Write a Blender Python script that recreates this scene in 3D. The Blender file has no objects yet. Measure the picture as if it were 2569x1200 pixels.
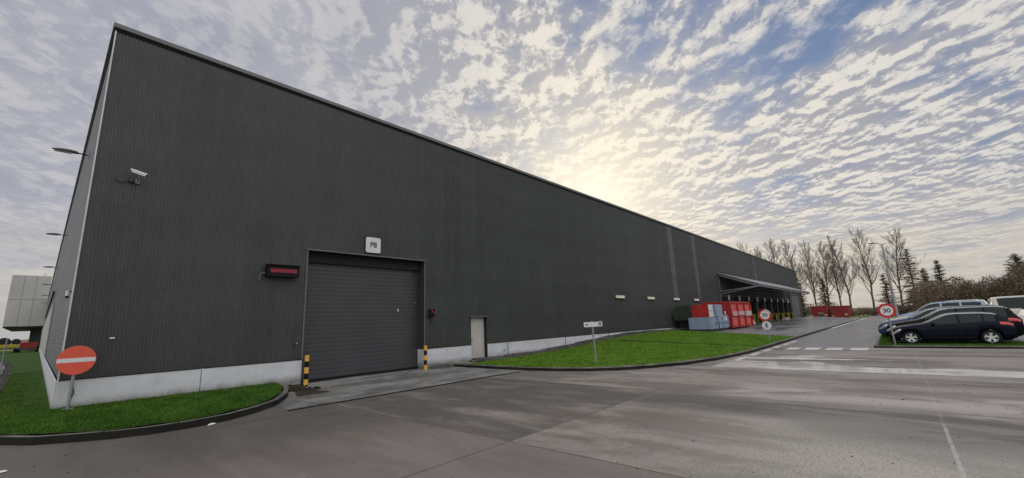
import bpy, math, random
import numpy as np
from mathutils import Vector, Matrix
R = math.radians
random.seed(7)
sc = bpy.context.scene
COL = sc.collection

# ------------------------------------------------------------------ materials
def new_mat(name):
    m = bpy.data.materials.new(name); m.use_nodes = True
    nt = m.node_tree
    return m, nt, nt.nodes['Principled BSDF']

def N(nt, kind, **kw):
    n = nt.nodes.new(kind)
    for k, v in kw.items():
        setattr(n, k, v)
    return n

def math_n(nt, op, a, b=None, clamp=False):
    n = N(nt, 'ShaderNodeMath', operation=op); n.use_clamp = clamp
    for i, v in enumerate((a, b)):
        if v is None: continue
        if isinstance(v, (int, float)): n.inputs[i].default_value = v
        else: nt.links.new(v, n.inputs[i])
    return n.outputs[0]

def mixc(nt, fac, a, b, blend='MIX'):
    n = N(nt, 'ShaderNodeMix', data_type='RGBA', blend_type=blend)
    for i, v in ((0, fac), (6, a), (7, b)):
        if isinstance(v, (int, float)): n.inputs[i].default_value = v
        elif isinstance(v, (tuple, list)): n.inputs[i].default_value = (*v[:3], 1)
        else: nt.links.new(v, n.inputs[i])
    return n.outputs[2]

def noise(nt, vec, scale, detail=4, rough=.55, dist=0.0):
    n = N(nt, 'ShaderNodeTexNoise')
    n.inputs['Scale'].default_value = scale; n.inputs['Detail'].default_value = detail
    n.inputs['Roughness'].default_value = rough; n.inputs['Distortion'].default_value = dist
    if vec is not None: nt.links.new(vec, n.inputs['Vector'])
    return n.outputs['Fac']

def ramp(nt, fac, lo, hi, a=0.0, b=1.0):
    n = N(nt, 'ShaderNodeMapRange'); n.interpolation_type = 'SMOOTHSTEP'
    nt.links.new(fac, n.inputs[0])
    for i, v in ((1, lo), (2, hi), (3, a), (4, b)): n.inputs[i].default_value = v
    return n.outputs[0]

def world_pos(nt, sx=1, sy=1, sz=1, rot=0):
    g = N(nt, 'ShaderNodeNewGeometry'); m = N(nt, 'ShaderNodeMapping')
    m.inputs['Scale'].default_value = (sx, sy, sz); m.inputs['Rotation'].default_value = (0, 0, rot)
    nt.links.new(g.outputs['Position'], m.inputs['Vector'])
    return m.outputs['Vector']

def sep(nt, vec):
    s = N(nt, 'ShaderNodeSeparateXYZ'); nt.links.new(vec, s.inputs[0]); return s.outputs

def paint(name, col, rough=.5, metal=0.0, var=.12, scale=3.0, bump=0.0, coat=0.0, emit=0.0, spec=.5, var2=0.0):
    """plain coloured surface with a little uneven wear"""
    m, nt, b = new_mat(name)
    tc = N(nt, 'ShaderNodeTexCoord')
    f = noise(nt, tc.outputs['Object'], scale, 5, .6)
    k = ramp(nt, f, .3, .7, 1 - var, 1 + var)
    c = N(nt, 'ShaderNodeMix', data_type='RGBA', blend_type='MULTIPLY'); c.inputs[0].default_value = 1
    c.inputs[6].default_value = (*col, 1); nt.links.new(k, c.inputs[7])
    nt.links.new(c.outputs[2], b.inputs['Base Color'])
    b.inputs['Metallic'].default_value = metal
    r = ramp(nt, f, .2, .8, max(rough - .08, .02), min(rough + .1, 1)); nt.links.new(r, b.inputs['Roughness'])
    b.inputs['Coat Weight'].default_value = coat; b.inputs['Coat Roughness'].default_value = .04
    b.inputs['Specular IOR Level'].default_value = spec
    if emit:
        b.inputs['Emission Color'].default_value = (*col, 1); b.inputs['Emission Strength'].default_value = emit
    if bump:
        f2 = noise(nt, tc.outputs['Object'], scale * 14, 4, .6)
        bp = N(nt, 'ShaderNodeBump'); bp.inputs['Strength'].default_value = bump; bp.inputs['Distance'].default_value = .01
        nt.links.new(f2, bp.inputs['Height']); nt.links.new(bp.outputs[0], b.inputs['Normal'])
    return m

def mat_cladding(name, col, rough=.5, streak=(2.2, 2.2, .12)):
    m, nt, b = new_mat(name)
    p = world_pos(nt, *streak)
    f1 = noise(nt, p, 1.0, 6, .65)
    p2 = world_pos(nt, .11, .11, .25); f2 = noise(nt, p2, 1.0, 3, .5)
    p3 = world_pos(nt, 9, 9, 2.2); f3 = noise(nt, p3, 1.0, 4, .7)
    k = math_n(nt, 'ADD', ramp(nt, f1, .3, .7, -.07, .07), ramp(nt, f2, .3, .7, -.1, .1))
    k = math_n(nt, 'ADD', k, ramp(nt, f3, .3, .7, -.12, .12))
    z = sep(nt, world_pos(nt))[2]
    gr = ramp(nt, z, .8, 1.7, .35, 0)                      # green algae low on the sheets
    sx_ = sep(nt, world_pos(nt)); sheet = N(nt, 'ShaderNodeTexWhiteNoise'); sheet.noise_dimensions = '1D'
    nt.links.new(math_n(nt, 'FLOOR', math_n(nt, 'ADD', sx_[0], math_n(nt, 'MULTIPLY', math_n(nt, 'FLOOR', math_n(nt, 'DIVIDE', sx_[2], 5.2)), 77.0))), sheet.inputs['W'])
    k = math_n(nt, 'ADD', k, ramp(nt, sheet.outputs['Value'], 0, 1, -.06, .06))
    k = math_n(nt, 'ADD', k, math_n(nt, 'MULTIPLY', math_n(nt, 'SINE', math_n(nt, 'ADD', math_n(nt, 'MULTIPLY', sx_[2], 4.2), math_n(nt, 'MULTIPLY', f2, 6.0))), .05))
    k = math_n(nt, 'ADD', k, 1.0)
    c = N(nt, 'ShaderNodeMix', data_type='RGBA', blend_type='MULTIPLY'); c.inputs[0].default_value = 1
    c.inputs[6].default_value = (*col, 1); nt.links.new(k, c.inputs[7])
    f4 = noise(nt, world_pos(nt, .8, .8, .3), 1.0, 4, .6)
    gf = math_n(nt, 'MULTIPLY', gr, ramp(nt, f4, .35, .65))
    o = mixc(nt, gf, c.outputs[2], (.05, .055, .035))
    nt.links.new(o, b.inputs['Base Color'])
    b.inputs['Roughness'].default_value = rough; b.inputs['Metallic'].default_value = .0
    return m

def mat_plinth():
    m, nt, b = new_mat('plinth_concrete')
    f1 = noise(nt, world_pos(nt, 1, 1, 1.5), 1.3, 6, .6); f2 = noise(nt, world_pos(nt, 1, 1, .25), 7, 4, .6)
    f3 = noise(nt, world_pos(nt), 26, 5, .7)
    c = mixc(nt, ramp(nt, f1, .3, .7), (.54, .56, .60), (.66, .69, .74))
    c = mixc(nt, ramp(nt, f2, .5, .8, 0, .5), c, (.47, .49, .51))
    z = sep(nt, world_pos(nt))[2]
    dirt = math_n(nt, 'MULTIPLY', ramp(nt, math_n(nt, 'ADD', z, math_n(nt, 'MULTIPLY', f2, .25)), .22, .52, 1, 0), ramp(nt, f1, .25, .65, .35, 1))
    c = mixc(nt, dirt, c, (.13, .125, .1))
    c = mixc(nt, ramp(nt, f3, .6, .8, 0, .25), c, (.28, .28, .27))
    nt.links.new(c, b.inputs['Base Color']); b.inputs['Roughness'].default_value = .8
    bp = N(nt, 'ShaderNodeBump'); bp.inputs['Strength'].default_value = .25; bp.inputs['Distance'].default_value = .01
    nt.links.new(f3, bp.inputs['Height']); nt.links.new(bp.outputs[0], b.inputs['Normal'])
    return m

def mat_concrete():
    m, nt, b = new_mat('worn_concrete_road')
    xyz = sep(nt, world_pos(nt)); X, Y = xyz[0], xyz[1]
    # wobble used for joint edges
    w = noise(nt, world_pos(nt), 5, 4, .7)
    wob = ramp(nt, w, .2, .8, -.03, .03)
    fa = noise(nt, world_pos(nt, .55, .16, 1), 1.0, 6, .6, .4)      # wide patches drawn out along y
    fb = noise(nt, world_pos(nt, 1.6, .35, 1, R(4)), 1.0, 6, .65)
    fc = noise(nt, world_pos(nt), 2.2, 7, .7)
    fd = noise(nt, world_pos(nt), 34, 5, .75)
    fe = noise(nt, world_pos(nt), 90, 3, .8)
    c = mixc(nt, ramp(nt, fa, .38, .6), (.120, .103, .090), (.285, .252, .228))
    c = mixc(nt, ramp(nt, fb, .44, .6, 0, .7), c, (.275, .252, .242))
    c = mixc(nt, ramp(nt, fc, .48, .72, 0, .55), c, (.16, .138, .128))
    ff = noise(nt, world_pos(nt), 13, 6, .75); c = mixc(nt, ramp(nt, ff, .5, .68, 0, .6), c, (.11, .098, .092)); c = mixc(nt, ramp(nt, ff, .27, .44, .38, 0), c, (.40, .375, .36))
    # slab tones
    def box_mask(x0, x1, y0, y1, s=.05):
        a = math_n(nt, 'MULTIPLY', ramp(nt, X, x0 - s, x0 + s), ramp(nt, X, x1 - s, x1 + s, 1, 0))
        q = math_n(nt, 'MULTIPLY', ramp(nt, Y, y0 - s, y0 + s), ramp(nt, Y, y1 - s, y1 + s, 1, 0))
        return math_n(nt, 'MULTIPLY', a, q)
    grit = ramp(nt, fd, .42, .6)
    big = ramp(nt, fa, .35, .6)
    m1 = box_mask(4.85, 10.02, -60, 4.55)                   # worn, pale gritty slab
    m1 = math_n(nt, 'MULTIPLY', m1, ramp(nt, math_n(nt, 'ADD', Y, math_n(nt, 'MULTIPLY', fa, 2.0)), 1.4, 4.6, 1, .04))
    c = mixc(nt, math_n(nt, 'MULTIPLY', m1, math_n(nt, 'MULTIPLY', ramp(nt, fd, .4, .62, .25, .9), ramp(nt, fa, .28, .5))), c, (.46, .435, .40))
    c = mixc(nt, math_n(nt, 'MULTIPLY', math_n(nt, 'MULTIPLY', m1, ramp(nt, fb, .3, .6, .35, 1)), ramp(nt, fd, .36, .46, .75, 0)), c, (.11, .10, .095))
    m1b = box_mask(4.85, 10.02, 4.55, 10.3)
    c = mixc(nt, math_n(nt, 'MULTIPLY', m1b, ramp(nt, fb, .34, .58, .15, .9)), c, (.072, .066, .062))
    m2 = box_mask(-60, 4.85, -60, 60)
    c = mixc(nt, math_n(nt, 'MULTIPLY', m2, .8), c, mixc(nt, ramp(nt, math_n(nt, 'ADD', Y, math_n(nt, 'MULTIPLY', fa, 3.0)), 6.6, 9.8), (.18, .152, .143), (.075, .068, .060)))
    # speckle
    c = mixc(nt, ramp(nt, fe, .62, .8, 0, .35), c, (.44, .41, .39))
    c = mixc(nt, ramp(nt, fe, .22, .38, .4, 0), c, (.1, .085, .08))
    # damp areas, and a wet band with its sky reflection painted pale
    wet_sheen = box_mask(15.42, 18.6, -60, 5.0, .05)
    jag = ramp(nt, noise(nt, world_pos(nt, 2.2, .3, 1), 1.0, 5, .6), .26, .46, .35, 1)
    xj = math_n(nt, 'ADD', X, ramp(nt, noise(nt, world_pos(nt, .3, .45, 1), 1.0, 4, .55), .3, .7, -.55, .55))
    jag2 = ramp(nt, math_n(nt, 'SUBTRACT', xj, ramp(nt, Y, .2, 2.6, 0, 1.3)), 16.5, 16.85, 1, 0)
    wb = math_n(nt, 'MULTIPLY', wet_sheen, math_n(nt, 'MULTIPLY', jag, jag2))
    side = box_mask(18.6, 20.6, .5, 5.1, .3)
    wb = math_n(nt, 'MAXIMUM', wb, math_n(nt, 'MULTIPLY', side, ramp(nt, fb, .48, .6)))
    damp = math_n(nt, 'MULTIPLY', ramp(nt, fa, .56, .7), ramp(nt, fc, .35, .6))
    # dark strips where water has dried last, along the joints
    js = math_n(nt, 'MAXIMUM', box_mask(8.4, 10.02, -60, 4.6, .4), box_mask(7.6, 10.02, -60, 1.2, .9))
    c = mixc(nt, math_n(nt, 'MULTIPLY', js, ramp(nt, fb, .25, .5, .45, .95)), c, (.092, .083, .077))
    pb = box_mask(10.2, 12.1, -60, 3.4, .55)
    c = mixc(nt, math_n(nt, 'MULTIPLY', pb, ramp(nt, fa, .3, .55, .45, .9)), c, (.39, .345, .345))
    c = mixc(nt, math_n(nt, 'MULTIPLY', damp, .5), c, (.13, .11, .105))
    fg = noise(nt, world_pos(nt, .75, .30, 1, R(-8)), 1.0, 7, .68, .6)
    st = math_n(nt, 'MULTIPLY', ramp(nt, fg, .48, .59), math_n(nt, 'SUBTRACT', 1.0, math_n(nt, 'MULTIPLY', m2, .6)))
    c = mixc(nt, math_n(nt, 'MULTIPLY', st, .62), c, mixc(nt, m1, (.105, .090, .078), (.22, .205, .182)))
    c = mixc(nt, math_n(nt, 'MULTIPLY', ramp(nt, fg, .30, .42, .5, 0), math_n(nt, 'SUBTRACT', 1.0, math_n(nt, 'MULTIPLY', m2, .75))), c, (.40, .365, .34))
    # oil and tyre marks by the gate slab
    of = noise(nt, world_pos(nt, .5, 1.1, 1, R(-20)), 1.0, 5, .7)
    oil = math_n(nt, 'MULTIPLY', box_mask(2.6, 9.5, 6.8, 11, .7), ramp(nt, of, .46, .64))
    c = mixc(nt, math_n(nt, 'MULTIPLY', oil, .75), c, (.085, .075, .07))
    oil2 = math_n(nt, 'MULTIPLY', box_mask(1.2, 5.2, 8.4, 10.6, .6), ramp(nt, of, .4, .62))
    c = mixc(nt, math_n(nt, 'MULTIPLY', oil2, .7), c, (.085, .075, .065))
    c = mixc(nt, math_n(nt, 'MULTIPLY', wb, .9), c, (.64, .635, .63))  # pale colour stands for sky mirrored in the wet surface
    # joints
    def line(coord, pos, wd, soft=.006):
        d = math_n(nt, 'ABSOLUTE', math_n(nt, 'SUBTRACT', math_n(nt, 'ADD', coord, math_n(nt, 'MULTIPLY', wob, .25)), pos))
        return ramp(nt, d, wd, wd + soft, 1, 0)
    J = line(X, 4.85, .010)
    J = math_n(nt, 'MAXIMUM', J, line(X, 10.02, .017))
    J = math_n(nt, 'MAXIMUM', J, math_n(nt, 'MULTIPLY', line(X, 15.4, .012), .8))
    J = math_n(nt, 'MAXIMUM', J, math_n(nt, 'MULTIPLY', line(X, 20.8, .012), .8))
    J = math_n(nt, 'MAXIMUM', J, math_n(nt, 'MULTIPLY', line(Y, 4.55, .010), ramp(nt, X, 9.7, 9.8, 1, .35)))
    J = math_n(nt, 'MAXIMUM', J, line(Y, 9.75, .008))
    c = mixc(nt, math_n(nt, 'MULTIPLY', J, .85), c, (.06, .05, .045))
    jw = math_n(nt, 'MULTIPLY', line(Y, -.22, .013, .012), ramp(nt, w, .3, .55))
    c = mixc(nt, math_n(nt, 'MULTIPLY', jw, ramp(nt, X, 8.8, 9.2, .6, .12)), c, (.5, .48, .46))
    nt.links.new(c, b.inputs['Base Color'])
    r = math_n(nt, 'SUBTRACT', ramp(nt, fb, .3, .7, .62, .8), math_n(nt, 'MULTIPLY', damp, .28))
    r = math_n(nt, 'SUBTRACT', r, math_n(nt, 'MULTIPLY', st, .14))
    r = math_n(nt, 'SUBTRACT', r, math_n(nt, 'MULTIPLY', wb, .5), True)
    nt.links.new(r, b.inputs['Roughness'])
    bp = N(nt, 'ShaderNodeBump'); bp.inputs['Strength'].default_value = .35; bp.inputs['Distance'].default_value = .006
    h = math_n(nt, 'SUBTRACT', math_n(nt, 'MULTIPLY', fd, math_n(nt, 'SUBTRACT', 1.0, math_n(nt, 'MULTIPLY', wb, .9))), math_n(nt, 'MULTIPLY', J, 2.0))
    nt.links.new(h, bp.inputs['Height']); nt.links.new(bp.outputs[0], b.inputs['Normal'])
    return m

def mat_ground(name, c1, c2, c3, rough=(.4, .75), sx=1.2, sy=.3, damp=.5, bump=.3, fine=40):
    m, nt, b = new_mat(name)
    if 'kerb' in name or 'soil' in name: b.inputs['Specular IOR Level'].default_value = .12
    fa = noise(nt, world_pos(nt, sx, sy, 1), 1.0, 6, .6, .3); fb = noise(nt, world_pos(nt), 2.5, 6, .7)
    fc = noise(nt, world_pos(nt), fine, 4, .75)
    c = mixc(nt, ramp(nt, fa, .35, .65), c1, c2)
    c = mixc(nt, ramp(nt, fb, .5, .72, 0, damp), c, c3)
    c = mixc(nt, ramp(nt, fc, .55, .75, 0, .35), c, tuple(min(1, v * 1.7) for v in c2))
    c = mixc(nt, ramp(nt, fc, .25, .42, .4, 0), c, tuple(v * .5 for v in c1))
    nt.links.new(c, b.inputs['Base Color'])
    r = ramp(nt, fa, .35, .65, rough[0], rough[1]); nt.links.new(r, b.inputs['Roughness'])
    bp = N(nt, 'ShaderNodeBump'); bp.inputs['Strength'].default_value = bump; bp.inputs['Distance'].default_value = .008
    nt.links.new(fc, bp.inputs['Height']); nt.links.new(bp.outputs[0], b.inputs['Normal'])
    return m

def mat_grass(name, a, bcol, c3, island=True):
    m, nt, b = new_mat(name)
    f1 = noise(nt, world_pos(nt), .9, 5, .6); f2 = noise(nt, world_pos(nt), 7, 5, .7); f3 = noise(nt, world_pos(nt), 60, 3, .8)
    c = mixc(nt, ramp(nt, f1, .35, .65), a, bcol)
    c = mixc(nt, ramp(nt, f2, .45, .66, 0, .75), c, c3)
    c = mixc(nt, ramp(nt, noise(nt, world_pos(nt), 2.6, 5, .65), .54, .7, 0, .55), c, tuple(v * .45 for v in a))
    c = mixc(nt, ramp(nt, f3, .3, .55, .7, 0), c, tuple(v * .35 for v in a))
    nt.links.new(c, b.inputs['Base Color']); b.inputs['Roughness'].default_value = .85
    b.inputs['Specular IOR Level'].default_value = .2
    bp = N(nt, 'ShaderNodeBump'); bp.inputs['Strength'].default_value = .7; bp.inputs['Distance'].default_value = .03
    nt.links.new(math_n(nt, 'ADD', f2, f3), bp.inputs['Height']); nt.links.new(bp.outputs[0], b.inputs['Normal'])
    return m

def mat_leaf(name, a, bcol, scale=.5):
    m, nt, b = new_mat(name)
    f1 = noise(nt, world_pos(nt), scale, 4, .65)
    c = mixc(nt, ramp(nt, f1, .35, .65), a, bcol)
    nt.links.new(c, b.inputs['Base Color']); b.inputs['Roughness'].default_value = .8
    b.inputs['Specular IOR Level'].default_value = .15
    return m

M = {}
M['clad'] = mat_cladding('grey_green_cladding', (.050, .055, .058), .5)
M['clad_pale'] = mat_cladding('paler_cladding_strip', (.115, .115, .128), .45)
M['clad_side'] = mat_cladding('side_cladding', (.13, .135, .145), .5, (1.2, .05, 1.2))  # lighter than the front sheets: sky-lit reflection put into the colour
M['plinth'] = mat_plinth()
M['concrete'] = mat_concrete()
M['apron'] = mat_ground('apron_concrete', (.12, .12, .115), (.25, .25, .25), (.05, .047, .043), (.45, .75), .5, .9, .95)
M['asphalt'] = mat_ground('lane_asphalt', (.095, .092, .10), (.17, .165, .17), (.07, .06, .065), (.3, .5), .12, 1.3, .4)
M['yard'] = mat_ground('yard_asphalt', (.085, .085, .095), (.17, .17, .18), (.06, .06, .07), (.22, .55), .14, .7, .6)
M['parking'] = mat_ground('parking_paving', (.17, .165, .165), (.26, .255, .25), (.09, .09, .085), (.3, .6), .6, .5, .5)
M['grass'] = mat_grass('mown_grass', (.024, .070, .006), (.052, .125, .012), (.095, .15, .028))
M['blade'] = mat_leaf('grass_blades', (.036, .105, .010), (.085, .17, .025), 2.0)
M['grass_lit'] = mat_grass('mown_grass_lit', (.060, .165, .010), (.095, .225, .016), (.165, .245, .04))  # same turf as the corner grass; open-sky light put into a brighter colour
M['blade_lit'] = mat_leaf('grass_blades_lit', (.08, .19, .012), (.17, .28, .04), 2.0)  # blades brightened the same way, light put into the colour
M['field'] = mat_grass('rough_field', (.10, .15, .03), (.16, .19, .05), (.18, .17, .08))
M['kerb'] = mat_ground('dark_kerb_concrete', (.014, .014, .014), (.03, .03, .028), (.02, .022, .016), (.6, .9), 1, 1, .8)
M['kerb_lit_top'] = mat_ground('kerb_concrete_lit', (.09, .088, .08), (.20, .19, .175), (.04, .045, .025), (.6, .9), 1.5, 1.5, .7)  # top of the same kerb: light from above put into the colour
M['gravel'] = mat_ground('dark_gravel', (.06, .056, .055), (.15, .14, .14), (.035, .035, .03), (.6, .9), 6, 6, .8, .9, 22)
M['white_line'] = mat_ground('worn_white_line', (.46, .46, .45), (.62, .61, .6), (.25, .24, .23), (.35, .6), 3, 3, .6)
M['trim'] = paint('pale_trim_metal', (.58, .58, .62), .35, .1)
M['fascia'] = paint('fascia_metal', (.13, .13, .135), .4, .1)
M['door_dark'] = paint('dark_roller_door', (.045, .049, .054), .42, 0, .1, 1.2)
M['door_grey'] = paint('pale_grey_steel_door', (.50, .48, .465), .5, 0, .08, 1.5)
M['black'] = paint('black_plastic', (.012, .012, .014), .5, spec=.12)
M['void'] = paint('dark_reveal', (.03, .032, .036), .8, spec=.12)
M['white'] = paint('white_enamel', (.68, .69, .72), .35, 0, .05)
M['dirty_white'] = paint('dirty_white', (.50, .49, .46), .5, 0, .15, 8)
M['lamp_cover'] = paint('milky_lamp_cover', (.78, .76, .66), .35, 0, .04)
M['ink'] = paint('dark_lettering', (.02, .03, .045), .5)
M['sign_red'] = paint('sign_red', (.52, .02, .025), .35, 0, .06)
M['sign_orange'] = paint('faded_orange_red', (.72, .10, .055), .5, 0, .07, 5)
M['galv'] = paint('galvanised_steel', (.30, .32, .34), .45, .5, .15, 12)
M['dark_steel'] = paint('dark_steel', (.06, .065, .08), .5, .3, .15, 4)
M['grey_steel'] = paint('grey_painted_steel', (.2, .21, .235), .5, .2, .12, 4)
M['canopy_top'] = paint('pale_canopy_sheet', (.27, .275, .31), .4, .1, .08, .6)
M['yellow'] = paint('bollard_yellow', (.78, .42, .05), .5, 0, .1, 9)
M['dock_yellow'] = paint('guard_yellow', (.42, .34, .03), .6, 0, .2, 6)
M['bin_red'] = paint('container_red', (.40, .022, .025), .48, 0, .2, 1.6, .1)
M['bin_red_pale'] = paint('sunbleached_red', (.62, .11, .10), .5, 0, .2, 2.2, .1)
M['bin_dark_red'] = paint('dull_dark_red', (.26, .02, .018), .6, 0, .25, .9)
M['comp_grey'] = paint('compactor_blue_grey', (.25, .32, .43), .5, 0, .1, 2)
M['comp_green'] = paint('dark_green_steel', (.035, .05, .035), .55, 0, .25, 2)
M['red_glow'] = paint('lit_red_display', (.16, .004, .016), .3, 0, .3, 14, emit=.3)
M['red_lamp'] = paint('lit_red_lamp', (.45, .01, .03), .3, emit=.35)
M['lens'] = paint('unlit_lens', (.05, .012, .015), .15)
M['wheelie'] = paint('green_bin_plastic', (.03, .10, .03), .5)
M['tail'] = paint('tail_lamp_red', (.55, .012, .015), .15, 0, .05, 5, coat=.6)
M['head'] = paint('headlamp_glass', (.55, .56, .58), .12, .5, .25, 20, coat=.8)
M['tyre'] = paint('tyre_rubber', (.018, .018, .018), .8, spec=.12)
M['rim'] = paint('alloy_rim', (.72, .73, .76), .3, .3, .1, 9)
M['car_glass'] = paint('tinted_car_glass', (.006, .014, .018), .05, 0, .1, 2, spec=.28)
M['car_glass2'] = paint('pale_reflecting_glass', (.02, .04, .045), .05, 0, .1, 2, spec=.35)
M['roof_sheen'] = paint('painted_roof_highlight', (.50, .52, .58), .3, .2, .05, 3)  # pale colour stands for sky reflected along the roof edge
M['car_trim'] = paint('black_car_trim', (.015, .015, .017), .5, spec=.12)
M['bark'] = mat_leaf('grey_brown_bark', (.12, .10, .085), (.20, .165, .13), .6)
M['twig'] = mat_leaf('fine_twigs', (.15, .128, .112), (.24, .205, .18), .4)
M['larch'] = mat_leaf('rusty_conifer_sprays', (.30, .20, .12), (.20, .17, .09), .5)
M['fir'] = mat_leaf('dark_conifer_sprays', (.085, .10, .055), (.18, .15, .085), .5)
M['scrub'] = mat_leaf('winter_scrub', (.16, .118, .092), (.23, .175, .14), .12)
M['scrub_green'] = mat_leaf('ivy_green_scrub', (.085, .095, .045), (.14, .125, .06), .2)
M['far_wood'] = mat_leaf('far_wood', (.30, .21, .18), (.36, .27, .23), .02)  # distance haze put into the colour
M['pale_panel'] = paint('pale_concrete_panels', (.46, .455, .46), .6, 0, .1, .12)
M['litter'] = paint('litter_paper', (.7, .72, .75), .6)

# ------------------------------------------------------------------ mesh building
class MB:
    def __init__(s): s.v = []; s.f = []; s.m = []
    def add(s, vs, fs, mi=0):
        o = len(s.v); s.v += [tuple(map(float, p)) for p in vs]
        s.f += [tuple(o + i for i in f) for f in fs]; s.m += [mi] * len(fs); return s
    def box(s, x0, x1, y0, y1, z0, z1, mi=0):
        vs = [(x, y, z) for x in (x0, x1) for y in (y0, y1) for z in (z0, z1)]
        return s.add(vs, [(0, 1, 3, 2), (4, 6, 7, 5), (0, 4, 5, 1), (2, 3, 7, 6), (0, 2, 6, 4), (1, 5, 7, 3)], mi)
    def bbox(s, x0, x1, y0, y1, z0, z1, b=.01, mi=0):
        """box with chamfered edges"""
        X = (x0, x1); Y = (y0, y1); Z = (z0, z1); vs = []; idx = {}
        for i in (0, 1):
            for j in (0, 1):
                for k in (0, 1):
                    si, sj, sk = (1, -1)[i], (1, -1)[j], (1, -1)[k]
                    for a, off in enumerate(((0, b, b), (b, 0, b), (b, b, 0))):
                        idx[i, j, k, a] = len(vs)
                        vs.append((X[i] + si * off[0], Y[j] + sj * off[1], Z[k] + sk * off[2]))
        fs = []
        for i in (0, 1): fs.append([idx[i, j, k, 0] for j, k in ((0, 0), (1, 0), (1, 1), (0, 1))])
        for j in (0, 1): fs.append([idx[i, j, k, 1] for i, k in ((0, 0), (1, 0), (1, 1), (0, 1))])
        for k in (0, 1): fs.append([idx[i, j, k, 2] for i, j in ((0, 0), (1, 0), (1, 1), (0, 1))])
        for j in (0, 1):
            for k in (0, 1): fs.append([idx[0, j, k, 1], idx[1, j, k, 1], idx[1, j, k, 2], idx[0, j, k, 2]])
        for i in (0, 1):
            for k in (0, 1): fs.append([idx[i, 0, k, 0], idx[i, 1, k, 0], idx[i, 1, k, 2], idx[i, 0, k, 2]])
        for i in (0, 1):
            for j in (0, 1): fs.append([idx[i, j, 0, 0], idx[i, j, 1, 0], idx[i, j, 1, 1], idx[i, j, 0, 1]])
        for i in (0, 1):
            for j in (0, 1):
                for k in (0, 1): fs.append([idx[i, j, k, a] for a in range(3)])
        return s.add(vs, fs, mi)
    def tube(s, p0, p1, r0, r1=None, n=10, caps=True, mi=0):
        r1 = r0 if r1 is None else r1
        p0 = Vector(p0); p1 = Vector(p1); d = (p1 - p0)
        if d.length < 1e-6: return s
        d.normalize(); a = d.orthogonal().normalized(); b = d.cross(a)
        vs = []
        for p, r in ((p0, r0), (p1, r1)):
            for i in range(n):
                t = 2 * math.pi * i / n; vs.append(p + a * (math.cos(t) * r) + b * (math.sin(t) * r))
        fs = [(i, (i + 1) % n, n + (i + 1) % n, n + i) for i in range(n)]
        if caps: fs += [tuple(range(n - 1, -1, -1)), tuple(range(n, 2 * n))]
        return s.add(vs, fs, mi)
    def path(s, pts, r, n=8, mi=0):
        for a, b in zip(pts, pts[1:]): s.tube(a, b, r, r, n, True, mi)
        return s
    def bar(s, p0, p1, w, h, up=(0, 0, 1), mi=0):
        p0 = Vector(p0); p1 = Vector(p1); d = (p1 - p0).normalized(); up = Vector(up)
        a = d.cross(up).normalized(); b = a.cross(d)
        vs = [p + a * (i * w / 2) + b * (j * h / 2) for p in (p0, p1) for i, j in ((-1, -1), (1, -1), (1, 1), (-1, 1))]
        return s.add(vs, [(0, 1, 5, 4), (1, 2, 6, 5), (2, 3, 7, 6), (3, 0, 4, 7), (3, 2, 1, 0), (4, 5, 6, 7)], mi)
    def prism(s, poly, axis, a0, a1, mi=0):
        """extrude a 2-D polygon along an axis ('x','y','z')"""
        def P(u, v, w): return {'x': (w, u, v), 'y': (u, w, v), 'z': (u, v, w)}[axis]
        n = len(poly)
        vs = [P(u, v, a0) for u, v in poly] + [P(u, v, a1) for u, v in poly]
        fs = [(i, (i + 1) % n, n + (i + 1) % n, n + i) for i in range(n)] + [tuple(range(n - 1, -1, -1)), tuple(range(n, 2 * n))]
        return s.add(vs, fs, mi)
    def grid(s, P, mi=0, closed=False):
        nr = len(P); nc = len(P[0]); vs = [p for row in P for p in row]; fs = []
        for i in range(nr - 1):
            for j in range(nc - 1 + (1 if closed else 0)):
                k = (j + 1) % nc
                fs.append((i * nc + j, i * nc + k, (i + 1) * nc + k, (i + 1) * nc + j))
        return s.add(vs, fs, mi)
    def mesh(s, name, mats, org=(0, 0, 0), smooth=False):
        me = bpy.data.meshes.new(name)
        vs = [(p[0] - org[0], p[1] - org[1], p[2] - org[2]) for p in s.v]
        me.from_pydata(vs, [], s.f)
        for m in (mats if isinstance(mats, (list, tuple)) else [mats]): me.materials.append(m)
        me.polygons.foreach_set('material_index', s.m)
        if smooth: me.polygons.foreach_set('use_smooth', [True] * len(s.f))
        me.update(); return me

ORG = {}
def tag(o, label=None, cat=None, group=None, kind=None):
    if label: o['label'] = label
    if cat: o['category'] = cat
    if group: o['group'] = group
    if kind: o['kind'] = kind
    return o
def thing(name, loc, label, cat, group=None, kind=None):
    o = bpy.data.objects.new(name, None); COL.objects.link(o); o.location = loc; o.empty_display_size = .3
    ORG[o.name] = tuple(loc); return tag(o, label, cat, group, kind)
def part(name, mb, mats, parent, smooth=False, label=None):
    org = ORG[parent.name]
    o = bpy.data.objects.new(name, mb.mesh(name, mats, org, smooth)); COL.objects.link(o); o.parent = parent
    ORG[o.name] = org
    if label: o['label'] = label
    return o
SPLIT = {'black_band', 'yellow_band', 'drip_flashing', 'rib', 'gate_plinth_return', 'gate_jamb', 'pilaster', 'bay_door', 'roller', 'dock_shelter', 'buffer', 'panel_joint', 'clamp', 'earthing_cable', 'white_panel', 'end_rail', 'stiffener', 'chute', 'plinth', 'gate_reveal', 'door_reveal', 'bracket', 'wheel_pair'}
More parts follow.
